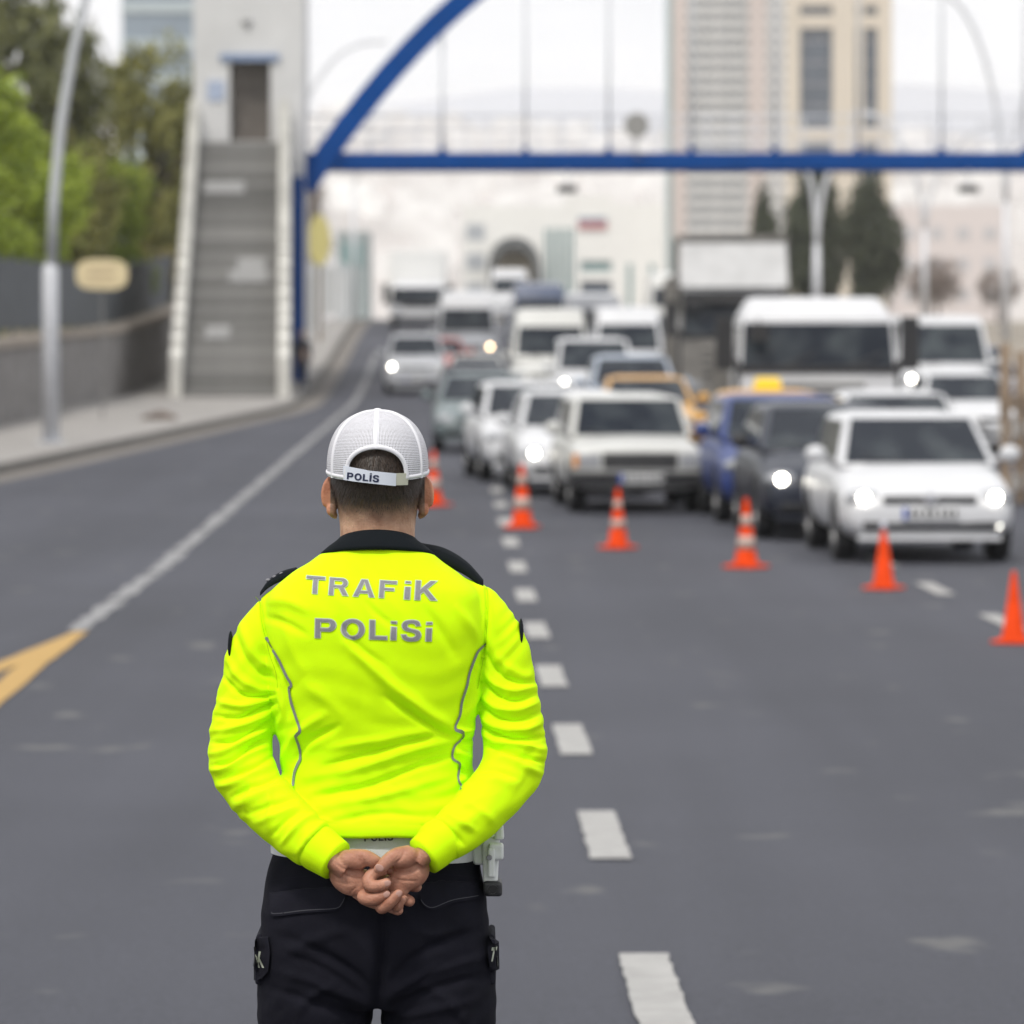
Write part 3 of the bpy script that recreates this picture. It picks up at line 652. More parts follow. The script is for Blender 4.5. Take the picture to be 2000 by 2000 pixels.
M_amber = pbr('amber_lens', (.75, .28, .03), .25, var=.05)
M_plate = pbr('plate_white', (.7, .7, .7), .5, var=.03)
M_pblue = pbr('plate_blue', (.03, .08, .4), .5, var=.03)
M_mark = pbr('plate_black', (.03, .03, .03), .5, var=.03)
M_chrome = pbr('chrome', (.7, .7, .72), .15, .9, var=.03)
def lampmat(n, c, s): return pbr('lit_lamp_' + n, c, .3, var=0, emit=c, estr=s)
LAMP = {'w': lampmat('white', (1, .95, .84), 20), 'g': lampmat('greenish', (.95, 1, .78), 14), 'o': lampmat('warm', (1, .72, .42), 16)}
RING = [(0, 0), (.72, 0), (.93, .10), (1, .36), (.985, .62), (.95, .84), (.80, .985), (.0, 1.02)]
def body_mesh(st, W, wheels, wr, name='body'):
    V, F = [], []; n = 2 * (len(RING) - 1)
    for (y, hw, zb, zt) in st:
        ring = [(x * hw * W / 2, y, zb + (zt - zb) * z) for x, z in RING]
        ring = ring + [(-x, y, z) for (x, y, z) in ring[-2:0:-1]]
        V += ring
    for i in range(len(st) - 1):
        for k in range(n): F.append((i * n + k, i * n + (k + 1) % n, (i + 1) * n + (k + 1) % n, (i + 1) * n + k))
    F += [tuple(range(n))[::-1], tuple((len(st) - 1) * n + k for k in range(n))]
    o = mesh('tmp', [(V, F)], smooth=True, sub=2)
    cut = mesh('cut', [lathe([(wr * 1.17, s * (W / 2 - .26)), (wr * 1.17, s * (W / 2 + .2))], 22, 'x', (0, y, wr)) for y in wheels for s in (-1, 1)])
    bm = bmesh.new(); bm.from_mesh(cut.data); bmesh.ops.recalc_face_normals(bm, faces=bm.faces); bm.to_mesh(cut.data); bm.free()
    md = o.modifiers.new('c', 'BOOLEAN'); md.operation = 'DIFFERENCE'; md.object = cut; md.solver = 'EXACT'
    me = evalmesh(o); bpy.data.objects.remove(o); bpy.data.objects.remove(cut)
    me.polygons.foreach_set('use_smooth', [True] * len(me.polygons))
    try: me.set_sharp_from_angle(angle=R(40))
    except Exception: pass
    return me
def quad_patch(c, u0, u1, v0, v1, off, th=.006):
    """panel on the plane a,b,c,d (bottom-left, bottom-right, top-right, top-left), inset and set proud"""
    a, b, cc, d = [Vector(p) for p in c]
    P = lambda u, v: (a * (1 - u) + b * u) * (1 - v) + (d * (1 - u) + cc * u) * v
    q = [P(u0, v0), P(u1, v0), P(u1, v1), P(u0, v1)]; n = (q[1] - q[0]).cross(q[3] - q[0]).normalized()
    V = [p + n * off for p in q] + [p + n * (off - th) for p in q]
    return V, [(0, 1, 2, 3), (7, 6, 5, 4), (0, 4, 5, 1), (1, 5, 6, 2), (2, 6, 7, 3), (3, 7, 4, 0)]
def ellipsoid(c, r, n=12, m=8):
    V, F = [], []
    for i in range(m + 1):
        t = math.pi * i / m
        for k in range(n):
            a = 2 * math.pi * k / n; V.append((c[0] + r[0] * math.sin(t) * math.cos(a), c[1] + r[1] * math.sin(t) * math.sin(a), c[2] + r[2] * math.cos(t)))
    for i in range(m):
        for k in range(n): F.append((i * n + k, (i + 1) * n + k, (i + 1) * n + (k + 1) % n, i * n + (k + 1) % n))
    return V, F
WHEEL = {}
def add_wheel(parent, x, y, wr, s):
    key = (round(wr, 3), s)
    if key not in WHEEL:
        a = mesh('wheel', [lathe([(wr * .62, -s * .1), (wr * .93, -s * .1), (wr, -s * .07), (wr, s * .07), (wr * .95, s * .1), (wr * .66, s * .1), (wr * .62, s * .06)], 24, 'x')], M_tyre, parent, smooth=True)
        vf = [lathe([(wr * .64, s * .02), (wr * .64, s * .085), (wr * .58, s * .09), (wr * .56, s * .05)], 20, 'x'), lathe([(wr * .14, s * .03), (wr * .12, s * .085)], 10, 'x')]
        for k in range(6):
            an = 2 * math.pi * k / 6; ca, sa = math.cos(an), math.sin(an); w_ = wr * .07
            V = []
            for (r_, hx) in ((wr * .1, .085), (wr * .6, .075)):
                for (q, xx) in ((-w_, hx), (w_, hx), (w_, hx - .03), (-w_, hx - .03)): V.append((s * xx, r_ * ca - q * sa, r_ * sa + q * ca))
            vf.append((V, [(0, 1, 2, 3), (7, 6, 5, 4)] + [(k2, 4 + k2, 4 + (k2 + 1) % 4, (k2 + 1) % 4) for k2 in range(4)]))
        b = mesh('rim', vf, M_rim, a); WHEEL[key] = (a.data, b.data)
    else:
        a = bpy.data.objects.new('wheel', WHEEL[key][0]); COL.objects.link(a); a.parent = parent
        b = bpy.data.objects.new('rim', WHEEL[key][1]); COL.objects.link(b); b.parent = a
    a.location = (x, y, wr)
GV = 'vehicles waiting in the traffic queue'
BODY = {}
def make_car(spec, x, d, label, pm, lit='', name='car', cat='car', yaw=None, lamp='w', mirrors=None, grp=GV, fog=''):
    s = dict(L=4.1, W=1.70, H=1.46, hood=.74, cowl=.96, yc=1.05, yr0=1.85, yr1=3.35, yr=3.95, boot=1.0, wr=.31, wb=(.78, 3.28), rw=.62, style='modern', cabw=.9)
    s.update(SPECS[spec])
    if spec in LOW:
        for k_ in ('H', 'hood', 'cowl', 'boot'): s[k_] *= .935
    L, W, H = s['L'], s['W'], s['H']
    yaw = .0125 if yaw is None else yaw
    t = thing(name, label, cat, (x, d, zg(d + L / 2)), yaw, grp)
    if abs(zg(d) - zg(d + L)) > .02: t.rotation_euler = (math.atan2(zg(d + L) - zg(d), L), 0, yaw); t.location.z = zg(d)
    if spec not in BODY:
        zt0 = s['hood']
        if s['style'] == 'box': st = [(0, .93, .36, zt0 - .08), (.03, .96, .30, zt0 - .03), (.12, .985, .26, zt0), (.5, 1, .25, zt0 + .05)]
        else: st = [(0, .78, .32, zt0 - .22), (.06, .88, .25, zt0 - .10), (.2, .96, .21, zt0 - .0), (.55, 1, .2, zt0 + .1 * (s['cowl'] - zt0) / .22)]
        st += [(s['yc'], 1, .2, s['cowl']), (s['yc'] + .5, 1, .2, s['cowl'] + .01), ((s['yc'] + s['yr']) / 2, 1.0, .2, s['cowl'] + .03), (s['yr'] - .15, 1, .2, s['boot']), (L - .2, .98, .23, s['boot'] - .03), (L - .04, .94, .28, s['boot'] - .1), (L, .88, .36, s['boot'] - .28)]
        BODY[spec] = body_mesh(st, W, s['wb'], s['wr'])
        me = BODY[spec]
    else: me = BODY[spec].copy()
    me = BODY[spec].copy(); body = link('body', me, pm, t)
    z0 = s['cowl'] - .05; wbx, wrx = W / 2 * s['cabw'] * 1.03, W / 2 * s['rw'] / .72 * .86
    cb = (-wbx, wbx, s['yc'] - .02, min(s['yr'], L - .08)); ct = (-wrx, wrx, s['yr0'], s['yr1'])
    mesh('cabin', [frustum(cb, ct, z0, H - .015)], pm, t, bevel=.07, bseg=3, smooth=True)
    mesh('roof', [frustum((ct[0] + .05, ct[1] - .05, ct[2] + .04, ct[3] - .04), (ct[0] + .2, ct[1] - .2, ct[2] + .25, ct[3] - .25), H - .02, H + .012)], s.get('roofmat') or pm, t, smooth=False)
    # glazing
    A = (cb[0], cb[2], z0); B = (cb[1], cb[2], z0); C = (ct[1], ct[2], H - .015); D = (ct[0], ct[2], H - .015)
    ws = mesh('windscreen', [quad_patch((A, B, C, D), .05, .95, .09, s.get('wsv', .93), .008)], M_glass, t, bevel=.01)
    A2 = (cb[1], cb[3], z0); B2 = (cb[0], cb[3], z0); C2 = (ct[0], ct[3], H - .015); D2 = (ct[1], ct[3], H - .015)
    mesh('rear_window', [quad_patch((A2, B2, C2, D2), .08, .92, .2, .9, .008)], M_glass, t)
    for sd in (-1, 1):
        if sd < 0: q = ((cb[0], cb[3], z0), (cb[0], cb[2], z0), (ct[0], ct[2], H - .015), (ct[0], ct[3], H - .015)); rr = [(.07, .34), (.37, .63), (.66, .95)] if not s.get('panel') else [(.66, .95)]
        else: q = ((cb[1], cb[2], z0), (cb[1], cb[3], z0), (ct[1], ct[3], H - .015), (ct[1], ct[2], H - .015)); rr = [(.05, .34), (.37, .63), (.66, .93)] if not s.get('panel') else [(.05, .34)]
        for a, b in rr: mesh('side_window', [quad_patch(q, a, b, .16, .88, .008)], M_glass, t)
        # mirror
        mz = s['cowl'] + .07; my = s['yc'] + .42
        mesh('mirror', [ellipsoid((sd * (W / 2 + .09), my, mz), (.105, .06, .085)), tube([(sd * (W / 2 - .08), my + .04, mz - .06), (sd * (W / 2 + .03), my + .02, mz - .03)], .025, 6)], mirrors or pm, t, smooth=True)
        for a in s['wb']: add_wheel(t, sd * (W / 2 - .115), a, s['wr'], sd)
        # headlamp
        if s['style'] == 'box':
            hl = mesh('headlight', [box(sd * W * .37 - .13, sd * W * .37 + .13, -.012, .06, s['hood'] - .26, s['hood'] - .10)], M_lens, t, bevel=.012)
            mesh('indicator', [box(sd * W * .465 - .035, sd * W * .465 + .035, -.0, .07, s['hood'] - .26, s['hood'] - .10)], M_amber, t, bevel=.01)
            lc = (sd * W * .37, -.018, s['hood'] - .18); lr = .05
        else:
            hzv = s['hood'] - .13; hx = sd * W * .365
            hl = mesh('headlight', [ellipsoid((hx, .12, hzv), (.165, .09, .08))], M_lens, t, smooth=True)
            lc = (hx - sd * .0, .03, hzv); lr = .05
        if (sd < 0 and 'L' in lit) or (sd > 0 and 'R' in lit):
            mesh('lit_bulb', [lathe([(lr, -.004), (lr * .9, -.014)], 16, 'y', lc)], LAMP[lamp], hl)
        if s['style'] != 'box':
            fg = mesh('fog_lamp', [lathe([(.042, -.01), (.04, -.025)], 14, 'y', (sd * W * .37, .06, .37))], LAMP['w'] if (sd < 0 and 'L' in fog) or (sd > 0 and 'R' in fog) else M_lens, t)
    zh = s['hood']
    if s['style'] == 'box':
        mesh('grille', [box(-W * .27, W * .27, -.016, .03, zh - .27, zh - .09)], M_trim, t, bevel=.008)
        for k in range(4): mesh('grille_slat', [box(-W * .26, W * .26, -.022, -.014, zh - .25 + .043 * k, zh - .236 + .043 * k)], pbr('slat_grey', (.1, .1, .1), .4), t)
        mesh('bumper', [box(-W / 2 - .02, W / 2 + .02, -.11, .35, .34, zh - .31)], M_trim, t, bevel=.03, bseg=3)
        pzv, py = .42, -.115
    else:
        mesh('grille', [box(-W * .26, W * .26, .005, .1, zh - .185, zh - .115)], M_trim, t, bevel=.012)
        mesh('lower_intake', [box(-W * .37, W * .37, .005, .1, .31, .40)], M_trim, t, bevel=.02)
        mesh('splitter', [box(-W * .40, W * .40, .0, .12, .215, .26)], s.get('lip') or pm, t, bevel=.02)
        pzv, py = .475, -.012
        mesh('badge', [lathe([(.062, 0), (.062, -.012), (.05, -.014), (.048, -.004)], 20, 'y', (0, -.002, zh - .15))], M_chrome, t)
    pl = mesh('number_plate', [box(-.26, .26, py - .012, py + .03, pzv - .055, pzv + .055)], M_plate, t)
    mesh('plate_strip', [box(-.26, -.215, py - .016, py - .0125, pzv - .054, pzv + .054)], M_pblue, pl)
    for k in range(7):
        xx = -.175 + .062 * k + (.015 if k > 1 else 0) + (.015 if k > 3 else 0)
        mesh('plate_mark', [box(xx - .018, xx + .018, py - .016, py - .0125, pzv - .036, pzv + .036)], M_mark, pl)
    mesh('wiper', [tube([(-.1, s['yc'] - .05, s['cowl'] + .0), (-.55, s['yc'] + .02, s['cowl'] + .06)], .008, 5)], M_trim, t)
    return t
LOW = ('hatch', 'hatch2', 'small', 'estate', 'sedan', 'taxi')
SPECS = {
 'hatch': dict(L=3.97, W=1.68, H=1.46, hood=.80, cowl=.98, yc=.98, yr0=1.72, yr1=3.35, yr=3.85, boot=1.03),
 'hatch2': dict(L=3.9, W=1.70, H=1.47, hood=.82, cowl=1.0, yc=.92, yr0=1.7, yr1=3.3, yr=3.8, boot=1.03),
 'mpv': dict(L=4.1, W=1.74, H=1.62, hood=.88, cowl=1.08, yc=.8, yr0=1.62, yr1=3.7, yr=4.0, boot=1.12, wb=(.8, 3.3)),
 'small': dict(L=3.8, W=1.68, H=1.5, hood=.84, cowl=1.02, yc=.9, yr0=1.65, yr1=3.3, yr=3.7, boot=1.05, wb=(.74, 3.08)),
 'estate': dict(L=4.2, W=1.62, H=1.45, hood=.86, cowl=.96, yc=1.3, yr0=1.78, yr1=3.85, yr=4.12, boot=1.0, wb=(.72, 3.18), style='box', wr=.29, rw=.66),
 'sedan': dict(L=4.5, W=1.74, H=1.42, hood=.75, cowl=.96, yc=1.15, yr0=1.95, yr1=3.25, yr=3.95, boot=1.05, wb=(.85, 3.5)),
 'taxi': dict(L=4.5, W=1.74, H=1.40, hood=.75, cowl=.95, yc=1.15, yr0=1.95, yr1=3.25, yr=3.95, boot=1.03, wb=(.85, 3.5)),
 'suv': dict(L=4.4, W=1.80, H=1.68, hood=.95, cowl=1.12, yc=1.05, yr0=1.8, yr1=3.8, yr=4.2, boot=1.15, wr=.35, wb=(.85, 3.5)),
 'minivan': dict(L=4.4, W=1.80, H=1.88, hood=1.08, cowl=1.22, yc=.85, yr0=1.6, yr1=4.1, yr=4.3, boot=1.22, wb=(.85, 3.6), rw=.68),
 'van2': dict(L=5.4, W=2.0, H=2.35, hood=1.25, cowl=1.38, yc=.7, yr0=1.5, yr1=5.2, yr=5.3, boot=1.38, wb=(.9, 4.3), wr=.35, rw=.68, panel=True, cabw=.92, wsv=.84),
 'van': dict(L=5.6, W=2.0, H=2.55, hood=1.08, cowl=1.35, yc=.75, yr0=1.65, yr1=5.45, yr=5.52, boot=1.38, wb=(.9, 4.4), wr=.35, rw=.68, panel=True, cabw=.92, wsv=.66),
}
P_W = paint('white', (.60, .605, .62)); P_W2 = paint('cream_white', (.56, .56, .535)); P_BK = paint('dark_navy', (.004, .008, .022), .3); P_BL = paint('blue', (.006, .028, .16), .3)
P_SV = paint('silver_blue', (.34, .39, .47)); P_GR = paint('grey_green', (.13, .165, .17)); P_DK = paint('charcoal', (.05, .05, .06)); P_YE = paint('taxi_yellow', (.62, .33, .06)); P_RD = paint('red', (.42, .05, .03)); P_LS = paint('silver', (.46, .47, .49)); P_NV = paint('navy', (.05, .07, .13))
CARD = []
make_car('hatch', 3.88, 44.7, 'white hatchback at the front of the queue with lit headlights', P_W, 'LR', fog='R', yaw=.035)
make_car('hatch2', 3.38, 49.3, 'dark navy hatchback half hidden behind the front white hatchback', P_BK, 'L', mirrors=M_trim, yaw=.035)
make_car('small', 3.13, 53.4, 'blue car with a lit headlight behind the dark navy hatchback', P_BL, 'L', lamp='g', yaw=.035)
make_car('estate', 1.5, 56.4, 'white boxy estate car with black bumper and unlit headlights', P_W2, '', yaw=.06)
make_car('sedan', .92, 61.6, 'white saloon car with one bright headlight left of the boxy estate', P_W, 'L', yaw=.05)
make_car('hatch2', .42, 67.2, 'white hatchback turned slightly, left of the white saloon with the bright headlight', P_W, '', yaw=.085)
make_car('sedan', -.5, 82.3, 'grey green saloon car right behind the officer\'s cap', P_GR, '')
make_car('hatch2', 4.78, 58.3, 'white car directly behind the front white hatchback, only its roof and windscreen showing', P_W, '')
make_car('hatch', 7.75, 81., 'white car at the right partly hidden by the brown timber barrier', P_W, '')
make_car('mpv', 2.2, 86.3, 'silver blue people carrier behind the yellow roofed taxi', P_SV, 'L', name='people_carrier')
make_car('hatch2', -.72, 95, 'charcoal car behind the grey green saloon', P_DK, '')
make_car('minivan', 1.75, 101, 'white minivan with one lit headlight in the middle of the queue', P_W, 'L', cat='van', name='minivan')
make_car('van', .95, 117, 'tall white van behind the minivan in the middle of the queue', P_W2, '', cat='van', name='van')
make_car('van', 3.2, 131, 'white panel van with a greenish headlight left of the dump truck', P_W, 'R', cat='van', name='van', lamp='g')
make_car('suv', -2.78, 138, 'silver SUV with a lit headlight nearest the left kerb', P_LS, 'L', name='suv')
make_car('sedan', -2.2, 146.2, 'red car squeezed in behind the silver SUV', P_RD, '')
make_car('van', -1.42, 152.5, 'tall white van with a warm lit headlight at the back of the left lane', P_W, 'R', cat='van', name='van', lamp='o')
make_car('van', .95, 163, 'navy van behind the tall white van of the left lane', P_NV, 'L', cat='van', name='van')
make_car('van', 2.6, 150.5, 'white van roof showing above the middle of the queue', P_W, '', cat='van', name='van')
make_car('van', -.1, 232, 'farthest white van in front of the arched canopy', P_W, '', cat='van', name='van')
make_car('van2', 8.6, 95, 'white van with a large dark windscreen right of the white lorry cab', P_W, 'L', cat='van', name='van')
make_car('suv', 10.3, 106, 'dark blue SUV near the right edge behind the wooden barrier', P_NV, '', name='suv')
make_car('hatch', -.9, 124, 'small white car in the far left lane between charcoal car and silver SUV', P_W2, '')
make_car('sedan', 11.6, 116, 'silver car behind the dark blue SUV at the right edge', P_LS, '')
make_car('suv', 4.6, 158, 'charcoal SUV far back left of the dump truck', P_DK, 'R', name='suv')
make_car('van', 6.0, 176, 'far white van above the dump truck\'s left side', P_W2, '', cat='van', name='van')
# taxis with roof signs
M_tsign = pbr('taxi_sign_yellow', (.8, .56, .02), .4, var=.05, emit=(.8, .5, .02), estr=.15)
def taxi(x, d, label, sign):
    t = make_car('taxi', x, d, label, P_YE, '', name='taxi', cat='taxi')
    if sign:
        mesh('roof_sign', [frustum((-.2, .2, 2.25, 2.42), (-.16, .16, 2.28, 2.39), 1.32, 1.49)], M_tsign, t, bevel=.02)
    return t
taxi(3.5, 63.2, 'yellow orange taxi with a yellow roof sign behind the blue car', True)
taxi(2.3, 80., 'yellow orange taxi behind the boxy white estate car', False)

# ------------------------------------------------------------------ lorries
M_guard = pbr('guard_white', (.52, .52, .52), .6, var=.12, scale=2)
M_dirty = pbr('dusty_grey_steel', (.19, .18, .165), .85, var=.35, scale=2.5, bump=.3, bscale=8)
M_under = pbr('underbody', (.03, .03, .03), .8, var=.2)
def lorry(x, d, W, H, cab, label, wsz, load_h, load_mat, load_l, bump_mat, name='lorry', roofh=.35, lit='', guard=None, body_w=None):
    t = thing(name, label, 'lorry', (x, d, zg(d)), .0125, GV)
    hw = W / 2
    c = mesh('cab', [frustum((-hw, hw, 0, 1.9), (-hw, hw, .02, 1.9), .55, wsz[0]), frustum((-hw, hw, .02, 1.9), (-hw * .96, hw * .96, .22, 1.85), wsz[0], H - roofh)], cab, t, bevel=.05, bseg=3)
    mesh('cab_roof', [frustum((-hw * .97, hw * .97, .20, 1.86), (-hw * .80, hw * .80, .62, 1.8), H - roofh - .01, H)], cab if guard is None else M_guard, t, bevel=.08, bseg=3, smooth=True)
    A, B, C, D = (-hw, .02, wsz[0]), (hw, .02, wsz[0]), (hw * .96, .22, H - roofh), (-hw * .96, .22, H - roofh)
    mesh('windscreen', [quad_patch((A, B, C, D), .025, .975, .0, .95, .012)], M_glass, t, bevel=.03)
    for sd in (-1, 1):
        q = ((sd * hw, .1, wsz[0]), (sd * hw, 1.5, wsz[0]), (sd * hw * .965, 1.5, H - roofh - .1), (sd * hw * .965, .3, H - roofh - .1))
        if sd < 0: q = (q[1], q[0], q[3], q[2])
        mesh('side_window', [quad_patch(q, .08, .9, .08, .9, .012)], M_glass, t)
        mesh('mirror', [box(sd * (hw + .18) - .13, sd * (hw + .18) + .13, .08, .22, wsz[0] - .05, wsz[0] + .72), tube([(sd * (hw - .05), .2, wsz[1] - .1), (sd * (hw + .16), .16, wsz[1] - .12)], .02, 6)], M_trim, t, bevel=.03)
        hl = mesh('headlight', [box(sd * hw * .74 - .16, sd * hw * .74 + .16, -.05, .05, .66, .86)], M_lens, t, bevel=.02)
        if ('L' if sd < 0 else 'R') in lit: mesh('lit_bulb', [lathe([(.075, -.055), (.07, -.065)], 14, 'y', (sd * hw * .74, 0, .76))], LAMP['w'], hl)
        for yy in (1.0, load_l - .4 + 1.2): add_wheel(t, sd * (hw - .13), yy, .45, sd)
    mesh('kerb_mirror', [box(-hw * .86, -hw * .62, -.16, -.06, H - roofh - .3, H - roofh - .04), tube([(-hw * .74, .18, H - roofh + .02), (-hw * .74, -.1, H - roofh - .03)], .02, 6)], M_trim, t, bevel=.03)
    for sd in (-1, 1): mesh('wind_deflector', [box(sd * hw - .035, sd * hw + .035, .0, .16, .8, wsz[0] + .1)], M_trim, t, bevel=.02)
    mesh('grille', [box(-hw * .6, hw * .6, -.02, .02, .95, wsz[0] - .16)], bump_mat, t, bevel=.02)
    for k in range(4): mesh('grille_slat', [box(-hw * .58, hw * .58, -.035, -.015, 1.0 + k * (wsz[0] - 1.2) / 4, 1.04 + k * (wsz[0] - 1.2) / 4)], M_trim, t)
    mesh('scuttle', [box(-hw * .97, hw * .97, -.012, .05, wsz[0] - .1, wsz[0] + .015)], M_trim, t, bevel=.01)
    for sw in (-.5, .35): mesh('wiper', [tube([(sw * hw, -.01, wsz[0] - .02), (sw * hw + .55, .05, wsz[0] + .2)], .012, 5)], M_trim, t)
    mesh('bumper', [box(-hw - .01, hw + .01, -.1, .5, .36, .6)], bump_mat, t, bevel=.05)
    mesh('chassis', [box(-.42, .42, .5, load_l + 1.9, .55, .85)], M_under, t)
    bw = (body_w or W) / 2
    mesh('load_bed', [box(-bw, bw, 2.05, 2.05 + load_l, 1.0, load_h)], load_mat, t, bevel=.03)
    for k in range(5):
        for sd_ in (-1, 1): mesh('bed_rib', [box(sd_ * bw - (.0 if sd_ > 0 else .06), sd_ * bw + (.06 if sd_ > 0 else 0), 2.3 + k * load_l / 5.4, 2.42 + k * load_l / 5.4, 1.0, load_h - .05)], load_mat, t)
    if guard:
        g = mesh('cab_guard', [frustum((-hw, hw, -.15, -.05), (-hw * .98, hw * .98, .35, .45), guard[0], guard[1])], M_guard, t, bevel=.03)
        mesh('guard_rim', [box(-hw - .03, hw + .03, .3, .52, guard[1] - .02, guard[1] + .13), box(-hw - .06, -hw + .02, .6, 2.1, guard[0] - .2, guard[1] + .05), box(hw - .02, hw + .06, .6, 2.1, guard[0] - .2, guard[1] + .05)], M_dirty, g)
        mesh('sun_visor', [frustum((-hw * .95, hw * .95, -.12, .2), (-hw * .95, hw * .95, .1, .25), H - roofh - .12, H - roofh + .12)], M_trim, t, bevel=.02)
    return t
lorry(4.42, 69.7, 2.32, 2.6, P_W, 'white lorry cab with a wide windscreen above the yellow taxi', (1.60, 2.25), 1.9, M_dirty, 4.6, M_guard, roofh=.34, lit='')
lorry(5.1, 111, 2.5, 3.15, M_dirty, 'dusty grey dump truck with a white cab guard behind the white lorry', (1.95, 2.8), 3.3, M_dirty, 6.0, M_dirty, 'dump_truck', guard=(3.02, 4.1), lit='')
lorry(-3.75, 192, 2.2, 2.0, P_W, 'white box lorry at the back of the left lane near the kerb', (1.15, 1.75), 3.25, pbr('box_white', (.78, .78, .77), .6, var=.05), 5.5, M_trim, 'box_lorry', roofh=.25)

# ------------------------------------------------------------------ timber barrier at the right edge
M_wood = pbr('barrier_wood', (.30, .22, .15), .85, var=.3, scale=6, stretch=(1, 1, .2)); M_board = pbr('barrier_board', (.50, .46, .41), .8, var=.2, scale=5)
t = thing('timber_barrier', 'brown post and pale board barrier at the right edge beside the front white hatchback', 'barrier', at(5.98, 58.5))
for i in range(5):
    mesh('post', [box(-.06 + .32 * i, .06 + .32 * i, i * 1.2 - .05, i * 1.2 + .05, 0, 1.98 - .1 * (i % 2))], M_wood, t)
for k in range(4):
    V = [(-.08, -.08, .18 + .33 * k), (1.4, 4.9, .18 + .33 * k), (1.4, 4.9, .36 + .33 * k), (-.08, -.08, .36 + .33 * k)]
    V = V + [(x + .03, y - .03, z) for x, y, z in V]
    mesh('board', [(V, [(0, 1, 2, 3), (7, 6, 5, 4), (0, 4, 5, 1), (1, 5, 6, 2), (2, 6, 7, 3), (3, 7, 4, 0)])], M_board if k % 2 == 0 else M_wood, t)
# ================================================================== THE POLICE OFFICER
OY = 8.0; OX = -.2233
pers = thing('person', 'person in neon yellow police shirt and white mesh cap, hands clasped behind back', 'person', (OX, OY, zg(OY)))
PS = 1150.
def fx(px): return (px - 712) / PS
def fz(py): return 1.903 - (py - 605) / PS
def C2(cx, cy): return (367.1 + .36 * cx, 966 + .36 * cy)
def H4(hx, hy): return (579.6 + .14 * hx, 1545.6 + .14 * hy)

def sring(xl, xr, yb, yf, z, n=40, e=2.3):
    cx, hx, cy, hy = (xl + xr) / 2, (xr - xl) / 2, (yb + yf) / 2, (yf - yb) / 2; out = []
    for k in range(n):
        a = 2 * math.pi * k / n; c, s = math.cos(a), math.sin(a)
        out.append((cx + hx * math.copysign(abs(c) ** (2 / e), c), cy + hy * math.copysign(abs(s) ** (2 / e), s), z))
    return out
def loft(rings):
    n = len(rings[0]); V = [p for r in rings for p in r]; F = []
    for i in range(len(rings) - 1):
        for k in range(n): F.append((i * n + k, i * n + (k + 1) % n, (i + 1) * n + (k + 1) % n, (i + 1) * n + k))
    F += [tuple(range(n))[::-1], tuple((len(rings) - 1) * n + k for k in range(n))]
    return V, F
def resample(pts, m):
    """Catmull-Rom through tuples of any length"""
    P = [np.array(p, float) for p in pts]; P = [2 * P[0] - P[1]] + P + [2 * P[-1] - P[-2]]; out = []
    for i in range(1, len(P) - 2):
        for j in range(m):
            t = j / m; a, b, c, d = P[i - 1:i + 3]
            out.append(.5 * ((2 * b) + (-a + c) * t + (2 * a - 5 * b + 4 * c - d) * t * t + (-a + 3 * b - 3 * c + d) * t ** 3))
    out.append(P[-2]); return out
def ctube(pts, m=4, n=20, flat=1., cap=True, round_end=False):
    q = resample(pts, m); P = [tuple(p[:3]) for p in q]; r = [max(.001, p[3]) for p in q]
    if round_end:
        e, b = Vector(P[-1]), Vector(P[-2]); d = (e - b).normalized(); rr = r[-1]
        for k in (.45, .75, .93, 1.0): P.append(tuple(e + d * rr * k)); r.append(rr * math.sqrt(max(.003, 1 - k * k)))
    return tube(P, r, n, cap, flat)
def folds(me, lines, front_damp=True, y_max=.06):
    """cloth folds: ridges (+) and valleys (-) along polylines traced in the back view, pushed out along the normal"""
    n = len(me.vertices); co = np.empty(n * 3); me.vertices.foreach_get('co', co); co = co.reshape(-1, 3)
    no = np.empty(n * 3); me.vertices.foreach_get('normal', no); no = no.reshape(-1, 3)
    px = co[:, 0] * PS + 712; py = (1.903 - co[:, 2]) * PS + 605; D = np.zeros(n)
    for (pts, amp, w_) in lines:
        q = np.array(resample(pts, 6)) if len(pts) > 2 else np.array(pts, float)
        L = np.concatenate([[0], np.cumsum(np.linalg.norm(np.diff(q, axis=0), axis=1))]); tot = L[-1]
        best = np.full(n, 1e9); par = np.zeros(n)
        for i in range(len(q) - 1):
            a, b = q[i], q[i + 1]; ab = b - a; l2 = ab @ ab + 1e-9
            t = np.clip(((px - a[0]) * ab[0] + (py - a[1]) * ab[1]) / l2, 0, 1)
            dd = np.hypot(px - a[0] - t * ab[0], py - a[1] - t * ab[1]); m = dd < best
            best[m] = dd[m]; par[m] = (L[i] + t[m] * (L[i + 1] - L[i])) / tot
        env = np.sqrt(np.clip(np.sin(np.pi * np.clip(par, .02, .98)), 0, 1))
        D += amp / 1000 * env * np.exp(-(best / w_) ** 2)
    if front_damp: D *= np.clip((y_max - co[:, 1]) / .05, 0, 1) * np.clip(.55 - no[:, 1] * .8, 0, 1)
    co = co + no * D[:, None]; me.vertices.foreach_set('co', co.ravel()); me.update()
def wav(me, amp, fn):
    n = len(me.vertices); co = np.empty(n * 3); me.vertices.foreach_get('co', co); co = co.reshape(-1, 3)
    no = np.empty(n * 3); me.vertices.foreach_get('normal', no); no = no.reshape(-1, 3)
    co = co + no * (amp * fn(co))[:, None]; me.vertices.foreach_set('co', co.ravel()); me.update()
def bvh_of(me): return BVHTree.FromPolygons([v.co.copy() for v in me.vertices], [tuple(p.vertices) for p in me.polygons])
def onto(bvh, x, z, off=.0015, y0=-1.):
    h = bvh.ray_cast(Vector((x, y0, z)), Vector((0, 1, 0)))
    if h[0] is None: return None
    return h[0] + h[1] * off if h[1].y < 0 else h[0] - h[1] * off

